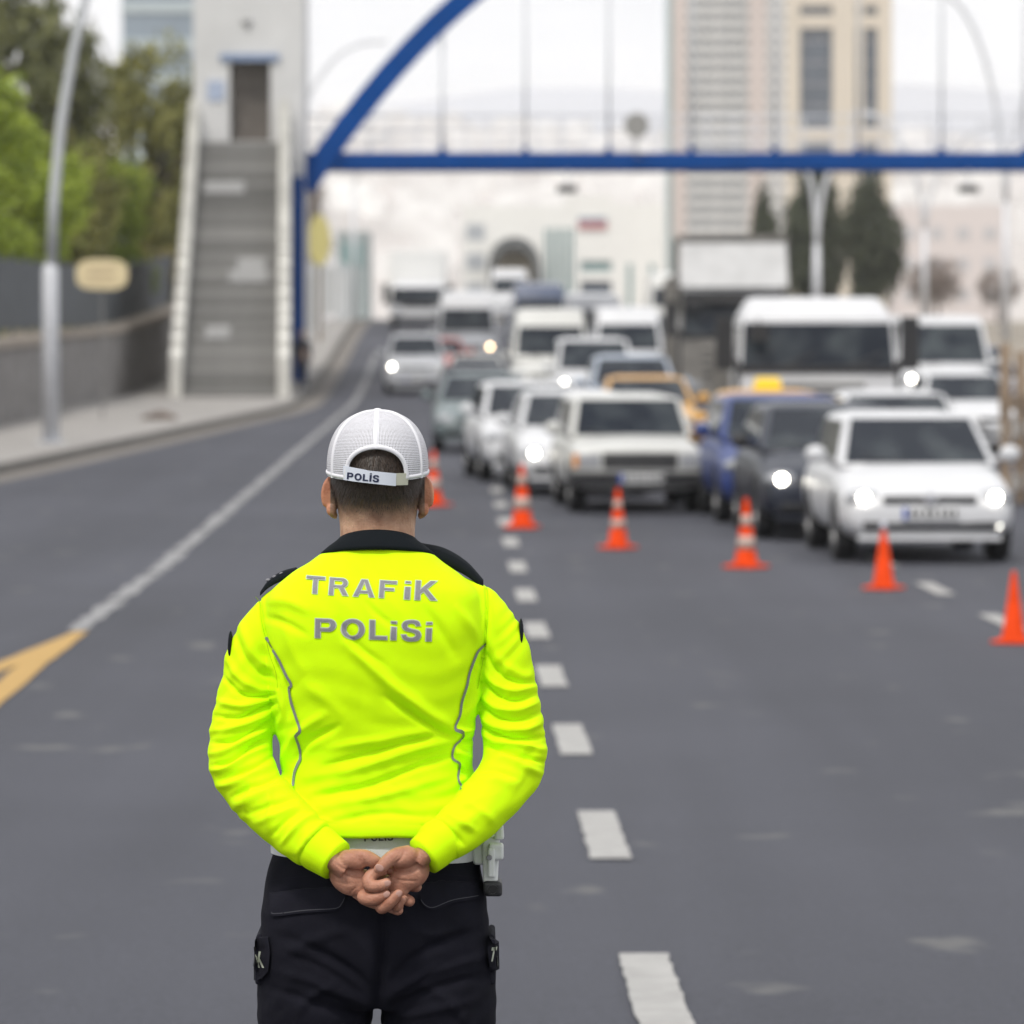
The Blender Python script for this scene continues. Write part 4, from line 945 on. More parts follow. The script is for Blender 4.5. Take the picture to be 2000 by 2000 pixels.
# ---- cloth materials
def cloth(name, col, rough=.85, weave=900., bump=.25, sheen=.3, var=.04):
    m = pbr(name, col, rough, var=var, scale=14, spec=.12); t = m.node_tree; b = t.nodes['Principled BSDF']
    b.inputs['Sheen Weight'].default_value = sheen
    c = nn(t, 'ShaderNodeTexCoord'); n1 = nn(t, 'ShaderNodeTexNoise'); n1.inputs['Scale'].default_value = weave; n2 = nn(t, 'ShaderNodeTexNoise'); n2.inputs['Scale'].default_value = 55; n2.inputs['Detail'].default_value = 4
    a = nn(t, 'ShaderNodeMath', operation='MULTIPLY_ADD'); a.inputs[1].default_value = .35
    t.links.new(c.outputs['Object'], n1.inputs[0]); t.links.new(c.outputs['Object'], n2.inputs[0]); t.links.new(n1.outputs[0], a.inputs[0]); t.links.new(n2.outputs[0], a.inputs[2])
    bp = nn(t, 'ShaderNodeBump'); bp.inputs['Strength'].default_value = bump; bp.inputs['Distance'].default_value = .003
    t.links.new(a.outputs[0], bp.inputs['Height']); t.links.new(bp.outputs[0], b.inputs['Normal']); return m
M_neon = cloth('neon_yellow_knit', (.635, .985, .003), bump=.22, sheen=.0, var=.02)
M_navycl = cloth('black_navy_cloth', (.0088, .0088, .0138), .95, weave=1200, bump=.55, sheen=.0, var=.2)
M_blkcl = cloth('black_knit', (.007, .0095, .012), bump=.3, sheen=.0)
M_belt = pbr('white_webbing', (.68, .69, .70), .6, var=.06, scale=40, bump=.3, bscale=700)
M_lettg = pbr('reflective_grey', (.20, .20, .215), .7, .0, var=.1, scale=300)
M_lettl = pbr('reflective_edge', (.46, .49, .40), .7, .0, var=.05)
M_ink = pbr('navy_ink', (.012, .018, .06), .6, var=.1)
M_blkink = pbr('black_ink', (.015, .015, .02), .6, var=.1)

# ---- SHIRT -------------------------------------------------------------------
TR = [(1577, 509, 905, -.128, .132), (1568, 508, 907, -.130, .132), (1545, 511, 906, -.124, .13), (1500, 522, 900, -.112, .124), (1440, 527, 893, -.108, .12), (1380, 515, 899, -.117, .118), (1320, 507, 907, -.127, .118), (1260, 500, 915, -.134, .12),
      (1200, 496, 919, -.137, .12), (1150, 500, 915, -.132, .112), (1118, 512, 903, -.122, .098), (1092, 540, 874, -.107, .078), (1068, 578, 840, -.092, .06), (1050, 606, 818, -.08, .05), (1036, 630, 796, -.072, .045)]
def torso_rings(rows, e=2.35, dy=0.): return [sring(fx(a), fx(b), c, d, fz(p), 44, e) for (p, a, b, c, d) in rows]
trs = []
for q in resample(TR, 3): trs.append(tuple(q))
vf = [loft(torso_rings(trs))]
def armpts(L): return [(fx(a), y, fz(b), r / PS) for (a, b, r, y) in L]
ARM_L = armpts([(566, 1142, 44, .0), (530, 1166, 50, .0), (494, 1214, 55, .0), (478, 1250, 56, .0), (466, 1300, 55, -.002), (455, 1365, 59, -.006), (450, 1420, 62, -.012), (456, 1458, 62, -.028), (482, 1497, 57, -.062), (527, 1538, 54, -.105), (572, 1573, 49, -.14), (600, 1592, 45.5, -.156)])
ARM_R = armpts([(862, 1138, 46, .0), (900, 1160, 52, .0), (932, 1210, 57, .0), (950, 1250, 56, .0), (961, 1300, 54, -.002), (968, 1365, 60, -.006), (974, 1420, 61, -.012), (970, 1455, 60, -.028), (950, 1485, 57, -.06), (908, 1528, 53, -.105), (868, 1562, 48, -.14), (838, 1580, 45, -.156)])
CUF_L = armpts([(596, 1588, 43.5, -.153), (608, 1596, 44.5, -.16), (622, 1605, 42, -.167), (640, 1616, 39.5, -.175)])
CUF_R = armpts([(842, 1577, 43, -.153), (831, 1584, 44, -.16), (820, 1595, 41, -.167), (803, 1608, 38.5, -.175)])
vf += [ctube(ARM_L, 4, 24), ctube(ARM_R, 4, 24)]
sh = remeshed(vf, .0031, 18, .5)
c2 = lambda *p: [C2(*q) for q in p]
FOLD = [  # back
 (c2((815, 690), (1000, 860), (1190, 1020), (1370, 1145)), 5.5, 17), (c2((1010, 960), (1180, 1080), (1350, 1190)), -4, 13), (c2((760, 560), (870, 700), (1010, 800)), -2.5, 14),
 (c2((440, 1370), (490, 1250), (560, 1150), (690, 1060)), 4.5, 13), (c2((520, 1330), (600, 1210), (760, 1120)), -3.5, 13),
 (c2((600, 1400), (850, 1345), (1150, 1250), (1370, 1200)), 4, 15), (c2((640, 1490), (900, 1440), (1180, 1340), (1360, 1290)), -4, 13), (c2((690, 1330), (950, 1260), (1250, 1180)), -3, 11),
 (c2((700, 1240), (950, 1195), (1250, 1150)), 3, 13), (c2((660, 1560), (900, 1510), (1200, 1430), (1380, 1390)), 4, 15), (c2((730, 1620), (980, 1575), (1250, 1600)), -2.5, 13),
 (c2((560, 880), (700, 980), (800, 1080)), 2.5, 20), (c2((1200, 470), (1300, 620), (1380, 760)), -2.5, 18), (c2((1360, 480), (1450, 600), (1500, 700)), 3, 14), (c2((360, 490), (480, 470), (620, 520)), 2.5, 15),
 (c2((350, 560), (470, 580), (600, 640)), -2.5, 15), (c2((900, 450), (960, 520), (1060, 600)), -2, 12), (c2((470, 520), (520, 720), (600, 860)), 2, 18),
 (c2((1360, 1150), (1440, 1160), (1470, 1140)), 5, 9), (c2((1400, 1200), (1450, 1220), (1475, 1215)), -4, 8), (c2((1370, 1260), (1420, 1290), (1450, 1310)), 5, 9), (c2((1390, 1350), (1420, 1370), (1440, 1380)), -4, 9), (c2((1380, 1420), (1430, 1420)), 4, 9),
 (c2((430, 800), (480, 930), (500, 1080)), -3, 10), (c2((1500, 770), (1470, 900), (1420, 1050)), -3, 10), (c2((440, 950), (470, 1060), (430, 1150)), 3, 9), (c2((1500, 900), (1480, 1000), (1440, 1080)), 3, 9),
 (c2((330, 440), (345, 560), (370, 660), (420, 800), (440, 930)), -4.5, 5), (c2((1535, 400), (1545, 500), (1535, 640), (1520, 800), (1490, 930)), -4.5, 5),
 # left sleeve
 (c2((190, 620), (250, 760), (330, 850), (430, 890)), -3, 11), (c2((230, 600), (310, 760), (420, 840)), 3, 11), (c2((160, 780), (230, 880), (330, 940), (435, 950)), 4, 11), (c2((140, 880), (230, 960), (330, 985), (435, 965)), -4.5, 8),
 (c2((110, 1010), (240, 1030), (350, 1010), (440, 970)), 5, 10), (c2((100, 1090), (230, 1090), (340, 1050), (430, 1010)), -4.5, 8), (c2((85, 1170), (220, 1140), (330, 1100), (425, 1050)), 5, 10), (c2((75, 1230), (200, 1210), (310, 1165), (400, 1110)), -5, 8),
 (c2((65, 1290), (180, 1260), (280, 1200), (385, 1150)), 5.5, 10), (c2((90, 1350), (200, 1310), (290, 1240), (380, 1205)), -5, 8), (c2((80, 1370), (180, 1350), (300, 1280), (380, 1250)), 5, 9), (c2((130, 1420), (240, 1370), (340, 1330), (410, 1300)), -4.5, 9),
 (c2((120, 1450), (230, 1420), (330, 1370), (420, 1340)), 4.5, 10), (c2((200, 1500), (300, 1440), (400, 1410), (450, 1390)), -3.5, 9), (c2((200, 1540), (330, 1480), (440, 1440), (520, 1440)), 4, 12), (c2((290, 1580), (400, 1530), (500, 1500), (560, 1500)), -3, 10),
 (c2((330, 1620), (450, 1570), (540, 1540), (620, 1560)), 3.5, 10), (c2((420, 1680), (490, 1600), (560, 1560)), -3, 8), (c2((470, 1720), (540, 1640), (600, 1590), (660, 1580)), 4, 8), (c2((560, 1760), (610, 1680), (680, 1620), (730, 1630)), 4, 7), (c2((590, 1770), (650, 1700), (720, 1650)), -5, 5),
 (c2((300, 1400), (290, 1500), (270, 1580)), 2.5, 10), (c2((400, 1450), (410, 1560), (400, 1660)), 2.5, 10),
 # right sleeve
 (c2((1540, 640), (1600, 780), (1700, 860), (1780, 880)), 3, 12), (c2((1520, 740), (1590, 850), (1690, 905), (1790, 915)), -3.5, 9), (c2((1505, 830), (1590, 920), (1690, 950), (1800, 930)), 4.5, 10), (c2((1500, 900), (1600, 980), (1700, 1000), (1810, 970)), -4.5, 8),
 (c2((1495, 960), (1590, 1040), (1700, 1050), (1825, 1010)), 5, 10), (c2((1490, 1030), (1590, 1090), (1700, 1105), (1830, 1070)), -4.5, 8), (c2((1485, 1080), (1590, 1140), (1710, 1155), (1840, 1130)), 5, 10), (c2((1490, 1140), (1600, 1185), (1720, 1200), (1850, 1200)), -5, 8),
 (c2((1510, 1190), (1620, 1225), (1740, 1240), (1860, 1270)), 5, 10), (c2((1530, 1250), (1640, 1265), (1760, 1300), (1860, 1340)), -4.5, 8), (c2((1530, 1290), (1640, 1300), (1750, 1350), (1850, 1400)), 4, 10), (c2((1500, 1370), (1600, 1360), (1700, 1400)), -2.5, 10),
 (c2((1440, 1400), (1560, 1390), (1680, 1430)), 2.5, 12), (c2((1330, 1560), (1400, 1600), (1480, 1650)), 3.5, 10), (c2((1290, 1590), (1360, 1650), (1420, 1720)), -3.5, 8), (c2((1240, 1610), (1320, 1660), (1370, 1760)), 5, 7), (c2((1200, 1640), (1290, 1690), (1335, 1790)), -5, 5), (c2((1420, 1500), (1520, 1560), (1580, 1620)), 2.5, 12)]
folds(sh, [(p, a * (1.75 if a > 0 else 2.1), w_ * (.66 if a > 0 else .5)) for p, a, w_ in FOLD])
wav(sh, .0011, lambda c: np.sin(c[:, 2] * 71 + 9 * np.sin(c[:, 0] * 13)) * np.sin(c[:, 0] * 47 + 5 * np.sin(c[:, 2] * 17)))
def fine(c):      # many small pulls running across the sleeves and round the waist
    px = c[:, 0] * PS + 712; py = (1.903 - c[:, 2]) * PS + 605
    sl = np.clip((np.abs(c[:, 0]) - .165) / .02, 0, 1); ph = py * .17 + np.abs(px - 712) * .10 * np.sign(712 - px) * -1 + 2.2 * np.sin(px * .045) + 1.7 * np.sin(py * .031 + px * .02)
    lo = np.clip((py - 1330) / 90, 0, 1) * (1 - sl)
    a = np.sin(ph); b = np.sin(py * .16 + px * .035 + 2 * np.sin(px * .021) + 1.3 * np.sin(py * .05))
    return (sl * np.sign(a) * np.abs(a) ** 1.5 * (.5 + .5 * np.sin(px * .07 + py * .013)) * .0010 + lo * b * (.5 + .5 * np.sin(px * .03 - py * .02)) * .0013) * np.clip((.05 - c[:, 1]) / .05, 0, 1)
wav(sh, 1., fine)
shirt = link('shirt', sh, M_neon, pers, True)
md = shirt.modifiers.new('s', 'SMOOTH'); md.factor = .3; md.iterations = 1
shm = evalmesh(shirt); shirt.modifiers.clear(); shirt.data = shm; shm.polygons.foreach_set('use_smooth', [True] * len(shm.polygons))
BV = bvh_of(shm)
for P_ in (CUF_L, CUF_R):
    mesh('cuff', [ctube(P_, 4, 28)], M_neon, shirt, True)
# hem welt
V, F = [], []
for (x, y, _) in sring(fx(509), fx(905), -.128, .132, 0, 72, 2.35):
    zc = fz(1578.5 + 5 * x / .16) + .0015 * math.sin(x * 40)
    for (k, dz_) in ((.985, .0), (1.012, -.001), (1.024, .004), (1.024, .016), (1.008, .021)): V.append((x * k, y * k, zc + dz_))
for k in range(72):
    for j in range(4): F.append((k * 5 + j, ((k + 1) % 72) * 5 + j, ((k + 1) % 72) * 5 + j + 1, k * 5 + j + 1))
mesh('hem', [(V, F)], M_neon, shirt, True)
# silver piping and seams
def ribbon(name, pts, w_, mat, bvh, parent, off=.0018, m=8):
    q = resample(pts, m); V, F = [], []
    for i, p in enumerate(q):
        a = q[max(i - 1, 0)]; b = q[min(i + 1, len(q) - 1)]; d = b - a; L = np.hypot(*d) + 1e-9; n_ = np.array([-d[1], d[0]]) / L * w_ / 2
        for s in (-1, 1):
            e = p + s * n_; h = onto(bvh, fx(e[0]), fz(e[1]), off)
            V.append(h if h is not None else (V[-2] if len(V) > 1 else Vector((fx(e[0]), -.12, fz(e[1])))))
    for i in range(len(q) - 1): F.append((2 * i, 2 * i + 1, 2 * i + 3, 2 * i + 2))
    return mesh(name, [(V, F)], mat, parent, True)
ribbon('reflective_piping', c2((370, 670), (410, 720), (450, 780), (490, 860), (515, 905), (503, 935), (515, 1000), (540, 1080), (560, 1145), (536, 1180), (550, 1230), (560, 1300), (545, 1335), (528, 1380), (520, 1445)), 5, M_lettg, BV, shirt)
ribbon('reflective_piping', c2((1535, 700), (1492, 735), (1470, 780), (1445, 850), (1430, 920), (1405, 1000), (1395, 1070), (1370, 1138), (1412, 1165), (1405, 1200), (1367, 1235), (1356, 1300), (1393, 1335), (1385, 1400), (1405, 1455)), 4.4, M_lettg, BV, shirt)
M_seam = cloth('neon_seam', (.42, .66, .0), bump=.2, sheen=0.)
for pts in (((331, 440), (338, 520), (350, 600), (372, 680), (400, 770), (428, 850), (438, 930)), ((1536, 400), (1545, 480), (1543, 580), (1535, 680), (1522, 780), (1500, 880), (1488, 940))):
    ribbon('armhole_seam', c2(*pts), 1.3, M_seam, BV, shirt, .0007)
# ---- lettering: bold extended capitals built as flat outlines and laid on the cloth
def arc(cx, cy, rx_, ry_, a0, a1, n=12): return [(cx + rx_ * math.cos(R(a0 + (a1 - a0) * i / n)), cy + ry_ * math.sin(R(a0 + (a1 - a0) * i / n))) for i in range(n + 1)]
GL = {}   # glyphs in a 0..w x 0..1 box; lists of closed outlines (first outer, then holes)
GL['T'] = (1.02, [[(0, 1), (1.02, 1), (1.02, .78), (.66, .78), (.66, 0), (.36, 0), (.36, .78), (0, .78)]])
GL['R'] = (1.06, [[(0, 0), (0, 1)] + arc(.66, .71, .34, .29, 90, -62, 12) + [(1.06, 0), (.72, 0), (.50, .40), (.30, .40), (.30, 0)], [(.30, .60), (.30, .80)] + arc(.60, .70, .10, .10, 90, -90, 8)])
GL['A'] = (1.16, [[(0, 0), (.40, 1), (.76, 1), (1.16, 0), (.84, 0), (.77, .19), (.38, .19), (.31, 0)], [(.45, .38), (.70, .38), (.575, .74)]])
GL['F'] = (.92, [[(0, 0), (0, 1), (.92, 1), (.92, .78), (.30, .78), (.30, .60), (.80, .60), (.80, .40), (.30, .40), (.30, 0)]])
GL['i'] = (.32, [[(0, 0), (0, .66), (.32, .66), (.32, 0)], [(0, .78), (0, .94), (.32, .94), (.32, .78)]])
GL['I'] = (.32, [[(0, 0), (0, 1), (.32, 1), (.32, 0)]])
GL['\u0130'] = (.32, [[(0, 0), (0, .98), (.32, .98), (.32, 0)], [(0, 1.07), (0, 1.22), (.32, 1.22), (.32, 1.07)]])
GL['K'] = (1.12, [[(0, 0), (0, 1), (.30, 1), (.30, .62), (.70, 1), (1.08, 1), (.62, .58), (1.12, 0), (.75, 0), (.42, .40), (.30, .29), (.30, 0)]])
GL['P'] = (1.0, [[(0, 0), (0, 1)] + arc(.64, .67, .36, .33, 90, -90, 14) + [(.30, .34), (.30, 0)], [(.30, .55), (.30, .79)] + arc(.58, .67, .12, .12, 90, -90, 8)])
GL['O'] = (1.14, [arc(.57, .5, .57, .53, 0, 360, 36)[:-1], arc(.57, .5, .27, .31, 0, 360, 28)[:-1][::-1]])
GL['L'] = (.86, [[(0, 0), (0, 1), (.30, 1), (.30, .22), (.86, .22), (.86, 0)]])
GL['S'] = (1.02, [resample([(.98, .72), (.86, .96), (.52, 1.03), (.16, .95), (.03, .72), (.16, .50), (.50, .42), (.68, .35), (.69, .25), (.54, .19), (.36, .22), (.30, .33)], 4) + resample([(.0, .31), (.10, .09), (.30, -.01), (.54, -.03), (.88, .04), (1.01, .29), (.88, .52), (.52, .61), (.35, .68), (.36, .79), (.52, .83), (.66, .79), (.70, .70)], 4)])
GL['N'] = (1.0, [[(0, 0), (0, 1), (.30, 1), (.70, .45), (.70, 1), (1, 1), (1, 0), (.70, 0), (.30, .55), (.30, 0)]])
def glyph_mesh(ch, offset=0., res=.09):
    cu = bpy.data.curves.new('g', 'CURVE'); cu.dimensions = '2D'; cu.fill_mode = 'BOTH'; cu.offset = offset
    for out in GL[ch][1]:
        sp = cu.splines.new('POLY'); sp.points.add(len(out) - 1)
        for p, q in zip(sp.points, out): p.co = (q[0], q[1], 0, 1)
        sp.use_cyclic_u = True
    o = bpy.data.objects.new('g', cu); COL.objects.link(o); me = evalmesh(o); bpy.data.objects.remove(o)
    bm = bmesh.new(); bm.from_mesh(me); bmesh.ops.triangulate(bm, faces=bm.faces)
    for _ in range(4):
        es = [e for e in bm.edges if e.calc_length() > res * 1.6]
        if not es: break
        bmesh.ops.subdivide_edges(bm, edges=es, cuts=1); bmesh.ops.triangulate(bm, faces=bm.faces)
    bm.to_mesh(me); bm.free(); return me
def write(text, p0, p1, h_px, name, mat, bvh, parent, off, edge=None, gap=.16, wsc=None, slant=0., clip=None):
    """text from pixel p0 to p1 along the baseline; each letter its own piece lying on the surface"""
    adv = [GL[c][0] for c in text]; tot = sum(adv) + gap * (len(text) - 1); Lpx = math.hypot(p1[0] - p0[0], p1[1] - p0[1]); sx = Lpx / tot
    ux, uy = (p1[0] - p0[0]) / Lpx, (p1[1] - p0[1]) / Lpx; pos = 0
    for c, a in zip(text, adv):
        for layer, (m_, o_, of) in enumerate(([(edge, .0, off)] if edge else []) + [(mat, -.05 if edge else 0., off + (.0009 if edge else 0))]):
            me = glyph_mesh(c, o_); ok = True
            for v in me.vertices:
                X = (pos + v.co.x) * sx; Y = v.co.y * h_px
                p = onto(bvh, fx(p0[0] + ux * X + uy * Y * 1.0 + slant * Y), fz(p0[1] + uy * X - ux * Y), of)
                if p is None: ok = False; break
                v.co = p
            if not ok: bpy.data.meshes.remove(me); continue
            if clip: clip(me)
            if layer == 0: base = link(name, me, m_, parent, True)
            else: link('letter_fill', me, m_, base, True)
        pos += a + gap
# the two rows sag with the cloth, so lay each in two runs
write('TRAF', C2(*(588, 428)), C2(1068, 452), 33, 'letter', M_lettg, BV, shirt, .0016, M_lettl, gap=.17)
write('iK', C2(1104, 456), C2(1282, 466), 36.5, 'letter', M_lettg, BV, shirt, .0016, M_lettl, gap=.17)
write('POL', C2(640, 656), C2(1022, 664), 38, 'letter', M_lettg, BV, shirt, .0016, M_lettl, gap=.17)
write('iSi', C2(1034, 664), C2(1250, 674), 39, 'letter', M_lettg, BV, shirt, .0016, M_lettl, gap=.17)

# ---- collar and shoulder straps ----------------------------------------------
V, F = [], []
n = 64
for k in range(n):
    a = 2 * math.pi * k / n; ca, sa = math.cos(a), math.sin(a)     # sa=-1 is the back
    b = .5 - .5 * sa
    zt, zm, zl = 1.513 + .046 * b, 1.506 + .045 * b, 1.500 + .037 * b
    for (rx_, ry_, cy, z) in ((.064, .064, .004, zt - .006), (.0665, .067, .003, zt), (.070, .0705, .003, zm + .004), (.083, .0765, .0, (zm + zl) / 2 + .001), (.0945, .0825, .0, zl - .003), (.096, .0835, .0, zl - .008), (.09, .077, .0, zl - .011)):
        V.append((fx(712) + rx_ * ca, cy + ry_ * sa, z))
for k in range(n):
    for j in range(6): F.append((k * 7 + j, ((k + 1) % n) * 7 + j, ((k + 1) % n) * 7 + j + 1, k * 7 + j + 1))
mesh('collar', [(V, F)], M_blkcl, pers, True)
def strap(P, w_, th0, mat, name='shoulder_strap'):
    V, F = [], []; q = resample(P, 6)
    for i, p in enumerate(q):
        u = i / (len(q) - 1); w = w_ * (1 - .1 * u); th = th0 * (1 - .55 * u ** 3)
        for (dy, dz) in ((-w, -th), (-w * .8, th * .6), (0, th), (w * .8, th * .6), (w, -th)): V.append((p[0], p[1] + dy, p[2] + dz))
    for i in range(len(q) - 1):
        for k in range(5): F.append((i * 5 + k, i * 5 + (k + 1) % 5, i * 5 + 5 + (k + 1) % 5, i * 5 + 5 + k))
    F += [tuple(range(5))[::-1], tuple((len(q) - 1) * 5 + k for k in range(5))]
    return mesh(name, [(V, F)], mat, pers, True)
strap([(fx(795), .03, fz(1047)), (fx(838), .03, fz(1056)), (fx(880), .025, fz(1078)), (fx(914), .02, fz(1108))], .038, .014, M_blkcl)
sl2 = strap([(fx(556), .02, fz(1086)), (fx(530), .018, fz(1093)), (fx(505), .016, fz(1107)), (fx(488), .015, fz(1126))], .03, .008, M_blkcl)
for k_ in range(3): mesh('rank_star', [ellipsoid((fx(503 + 13 * k_), .004, fz(1101 - 6 * k_)), (.0045, .0045, .003), 8, 6)], M_lettg, sl2, True)
# badge patches on the sleeves
for cx_, cz_, s in ((431, 1232, -1), (986, 1208, 1)):
    mesh('sleeve_patch', [ellipsoid((fx(cx_) , -.0, fz(cz_)), (.0045, .03, .030), 14, 10)], M_blkcl, shirt, True)

# ---- TROUSERS ------------------------------------------------------------------
HP = [(1585, 525, 893, -.104, .112), (1640, 506, 908, -.118, .112), (1700, 494, 918, -.136, .112), (1760, 488, 925, -.146, .11), (1820, 486, 930, -.142, .105), (1880, 484, 932, -.126, .1), (1912, 496, 920, -.105, .08)]
hp = [tuple(q) for q in resample(HP, 3)]
def leg(xc, s): return [(xc, -.015, fz(1790), .098), (xc, -.015, fz(1880), .0965), (xc + s * 1 / PS, -.012, fz(1932), .0965), (xc + s * .006, -.008, .66, .088), (xc + s * .012, 0., .5, .078), (xc + s * .014, -.01, .3, .07), (xc + s * .016, -.015, .1, .066), (xc + s * .016, -.015, .045, .068)]
tro = remeshed([loft([sring(fx(a), fx(b), c, d, fz(p), 44, 2.3) for (p, a, b, c, d) in hp]), ctube(leg(fx(593), -1), 4, 28, 1.12), ctube(leg(fx(827), 1), 4, 28, 1.12)], .005, 10, .5)
TF = [([(724, 1690), (726, 1760), (720, 1840), (712, 1925)], -9, 12), ([(716, 1900), (680, 1840), (600, 1790), (520, 1765)], -4, 11), ([(712, 1910), (660, 1880), (590, 1850), (520, 1835)], 4, 12), ([(700, 1925), (640, 1910), (560, 1880), (505, 1870)], -4, 10),
      ([(730, 1860), (790, 1800), (860, 1770), (920, 1762)], -4, 11), ([(730, 1885), (800, 1840), (870, 1815), (930, 1810)], 4, 12), ([(735, 1905), (810, 1870), (880, 1850), (930, 1850)], -4, 10), ([(740, 1925), (820, 1905), (900, 1890)], 3.5, 10),
      ([(660, 1750), (600, 1770), (540, 1800)], 3, 13), ([(770, 1750), (830, 1760), (890, 1745)], 3, 13), ([(560, 1930), (580, 1890), (640, 1850)], 3, 10), ([(880, 1935), (850, 1890), (790, 1850)], 3, 10), ([(520, 1690), (590, 1672), (650, 1668)], -2, 6), ([(790, 1668), (850, 1664), (915, 1680)], -2, 6),
      ([(540, 1800), (620, 1830), (690, 1880)], -2.5, 9), ([(900, 1800), (830, 1825), (760, 1875)], -2.5, 9)]
folds(tro, [(p, a * 1.7, w_ * .85) for p, a, w_ in TF])
wav(tro, .0012, lambda c: np.sin(c[:, 2] * 60 + 7 * np.sin(c[:, 0] * 19)) * np.sin(c[:, 0] * 38 + 5 * np.sin(c[:, 2] * 21)))
trousers = link('trousers', tro, M_navycl, pers, True)
BT = bvh_of(tro)
def flap(poly, th, name, mat, parent, bvh, inset=.0):
    """patch of cloth cut to an outline (pixels) and laid on the garment with thickness"""
    cu = bpy.data.curves.new('g', 'CURVE'); cu.dimensions = '2D'; cu.fill_mode = 'BOTH'; sp = cu.splines.new('POLY'); sp.points.add(len(poly) - 1)
    for p, q in zip(sp.points, poly): p.co = (q[0] / 100, q[1] / 100, 0, 1)
    sp.use_cyclic_u = True
    o = bpy.data.objects.new('g', cu); COL.objects.link(o); me = evalmesh(o); bpy.data.objects.remove(o)
    bm = bmesh.new(); bm.from_mesh(me); bmesh.ops.triangulate(bm, faces=bm.faces)
    for _ in range(4):
        es = [e for e in bm.edges if e.calc_length() > .14]
        if not es: break
        bmesh.ops.subdivide_edges(bm, edges=es, cuts=1); bmesh.ops.triangulate(bm, faces=bm.faces)
    for v in bm.verts:
        h = onto(bvh, fx(v.co.x * 100), fz(v.co.y * 100), th)
        v.co = h if h is not None else Vector((fx(v.co.x * 100), -.1, fz(v.co.y * 100)))
    ex = bmesh.ops.extrude_face_region(bm, geom=bm.faces[:]); vs = [g for g in ex['geom'] if isinstance(g, bmesh.types.BMVert)]
    for v in vs: v.co.y += th * 1.6
    bmesh.ops.recalc_face_normals(bm, faces=bm.faces); bm.to_mesh(me); bm.free()
    return link(name, me, mat, parent, False)
PFL = [(512, 1693), (560, 1683), (620, 1675), (657, 1677), (655, 1695), (648, 1708), (636, 1717), (580, 1722), (520, 1733), (514, 1731)]
PFR = [(793, 1668), (850, 1664), (905, 1672), (919, 1690), (918, 1702), (860, 1704), (822, 1716), (806, 1712), (796, 1700)]
M_flap = cloth('pocket_flap_cloth', (.0115, .0115, .0175), .95, weave=1200, bump=.5, sheen=.0, var=.2)
for P_ in (PFL, PFR):
    f_ = flap(P_, .004, 'pocket_flap', M_flap, trousers, BT)
    ribbon('stitching', [tuple(np.array(P_[0]) * .0 + np.array(q)) for q in [(p[0], p[1] - 6) for p in P_[4:]]], 1.4, pbr('stitch_grey', (.05, .05, .06), .8), bvh_of(f_.data), f_, .0006, 4)
ribbon('waistband_seam', [(503, 1672), (560, 1658), (640, 1650), (712, 1648), (790, 1650), (860, 1655), (915, 1668)], 1.6, M_flap, BT, trousers)
for P_ in ([(482, 1780), (512, 1773), (516, 1800), (512, 1836), (500, 1852), (482, 1866)], [(937, 1776), (919, 1772), (917, 1800), (921, 1830), (928, 1842), (938, 1842)]):
    f_ = flap(P_, .006, 'cargo_pocket_flap', M_flap, trousers, BT); fb = bvh_of(f_.data)
    if P_[0][0] < 700: write('K', (487, 1834), (500, 1831), 30, 'letter', M_lettl, fb, f_, .0008)
    else: write('T', (925, 1820), (935, 1822), 26, 'letter', M_lettl, fb, f_, .0008)
# side cargo pockets with cut-off reflective letters
for (x0, s, lt) in ((fx(489), -1, 'K'), (fx(930), 1, 'T')):
    cp = mesh('cargo_pocket', [frustum((x0 - .008, x0 + .006, -.060, .08), (x0 - .005, x0 + .004, -.055, .075), fz(1868), fz(1778))], M_flap, trousers, bevel=.006, bseg=3, smooth=False)
    mesh('pocket_lid', [frustum((x0 - .010, x0 + .008, -.066, .088), (x0 - .006, x0 + .005, -.058, .08), fz(1842), fz(1772))], M_flap, cp, bevel=.008, bseg=3)
    me = glyph_mesh(lt, 0)
    for v in me.vertices: a_, b_ = v.co.x, v.co.y; v.co = (x0 + s * (.0108 - .0035 * b_) + (0), (-.072 + .05 * a_) if s > 0 else (-.022 - .05 * a_), fz(1834) + .036 * b_)
    if s < 0:
        for v in me.vertices: v.co.y = -.073 + (v.co.y + .078) * .9
    link('letter', me, M_lettl, cp)

# ---- BELT, HOLSTER ----------------------------------------------------------------
def band(name, z0, z1, pad, mat, parent, wob=.0, n=72):
    V, F = [], []
    zm = (z0 + z1) / 2
    xl = fx(np.interp(1903 - zm * 1000, [1903 - fz(1612) * 1000, 1903 - fz(1500) * 1000], [524, 520])); r = sring(fx(515), fx(899), -.113, .118, 0, n, 2.3)
    for k, (x, y, _) in enumerate(r):
        tl = -.014 * x / .16 * .4
        for (q, z) in ((-.004, z0), (pad, z0), (pad, z1), (-.004, z1)):
            L = math.hypot(x, y); V.append((x * (1 + q / L), y * (1 + q / L), z + tl))
    for k in range(n):
        for j in range(4): F.append((k * 4 + j, k * 4 + (j + 1) % 4, ((k + 1) % n) * 4 + (j + 1) % 4, ((k + 1) % n) * 4 + j))
    return mesh(name, [(V, F)], mat, parent)
belt = band('belt', fz(1628), fz(1602), .007, M_belt, pers)
b2 = band('upper_webbing', fz(1603.5), fz(1570), .0045, pbr('grey_webbing', (.5, .51, .5), .7, var=.08, scale=60, bump=.4, bscale=900), belt)
mesh('piping', [tube([(x, y, z) for x, y, z in [(p[0] * 1.06, p[1] * 1.07, fz(1603) - .014 * p[0] / .16 * .4) for p in sring(fx(515), fx(899), -.111, .116, 0, 60, 2.3)]], .0009, 5)], M_ink, belt)
BB = bvh_of(b2.data)
write('POLIS', (690, 1587), (745, 1585), 13, 'letter', M_blkink, BB, b2, .0008, gap=.14)
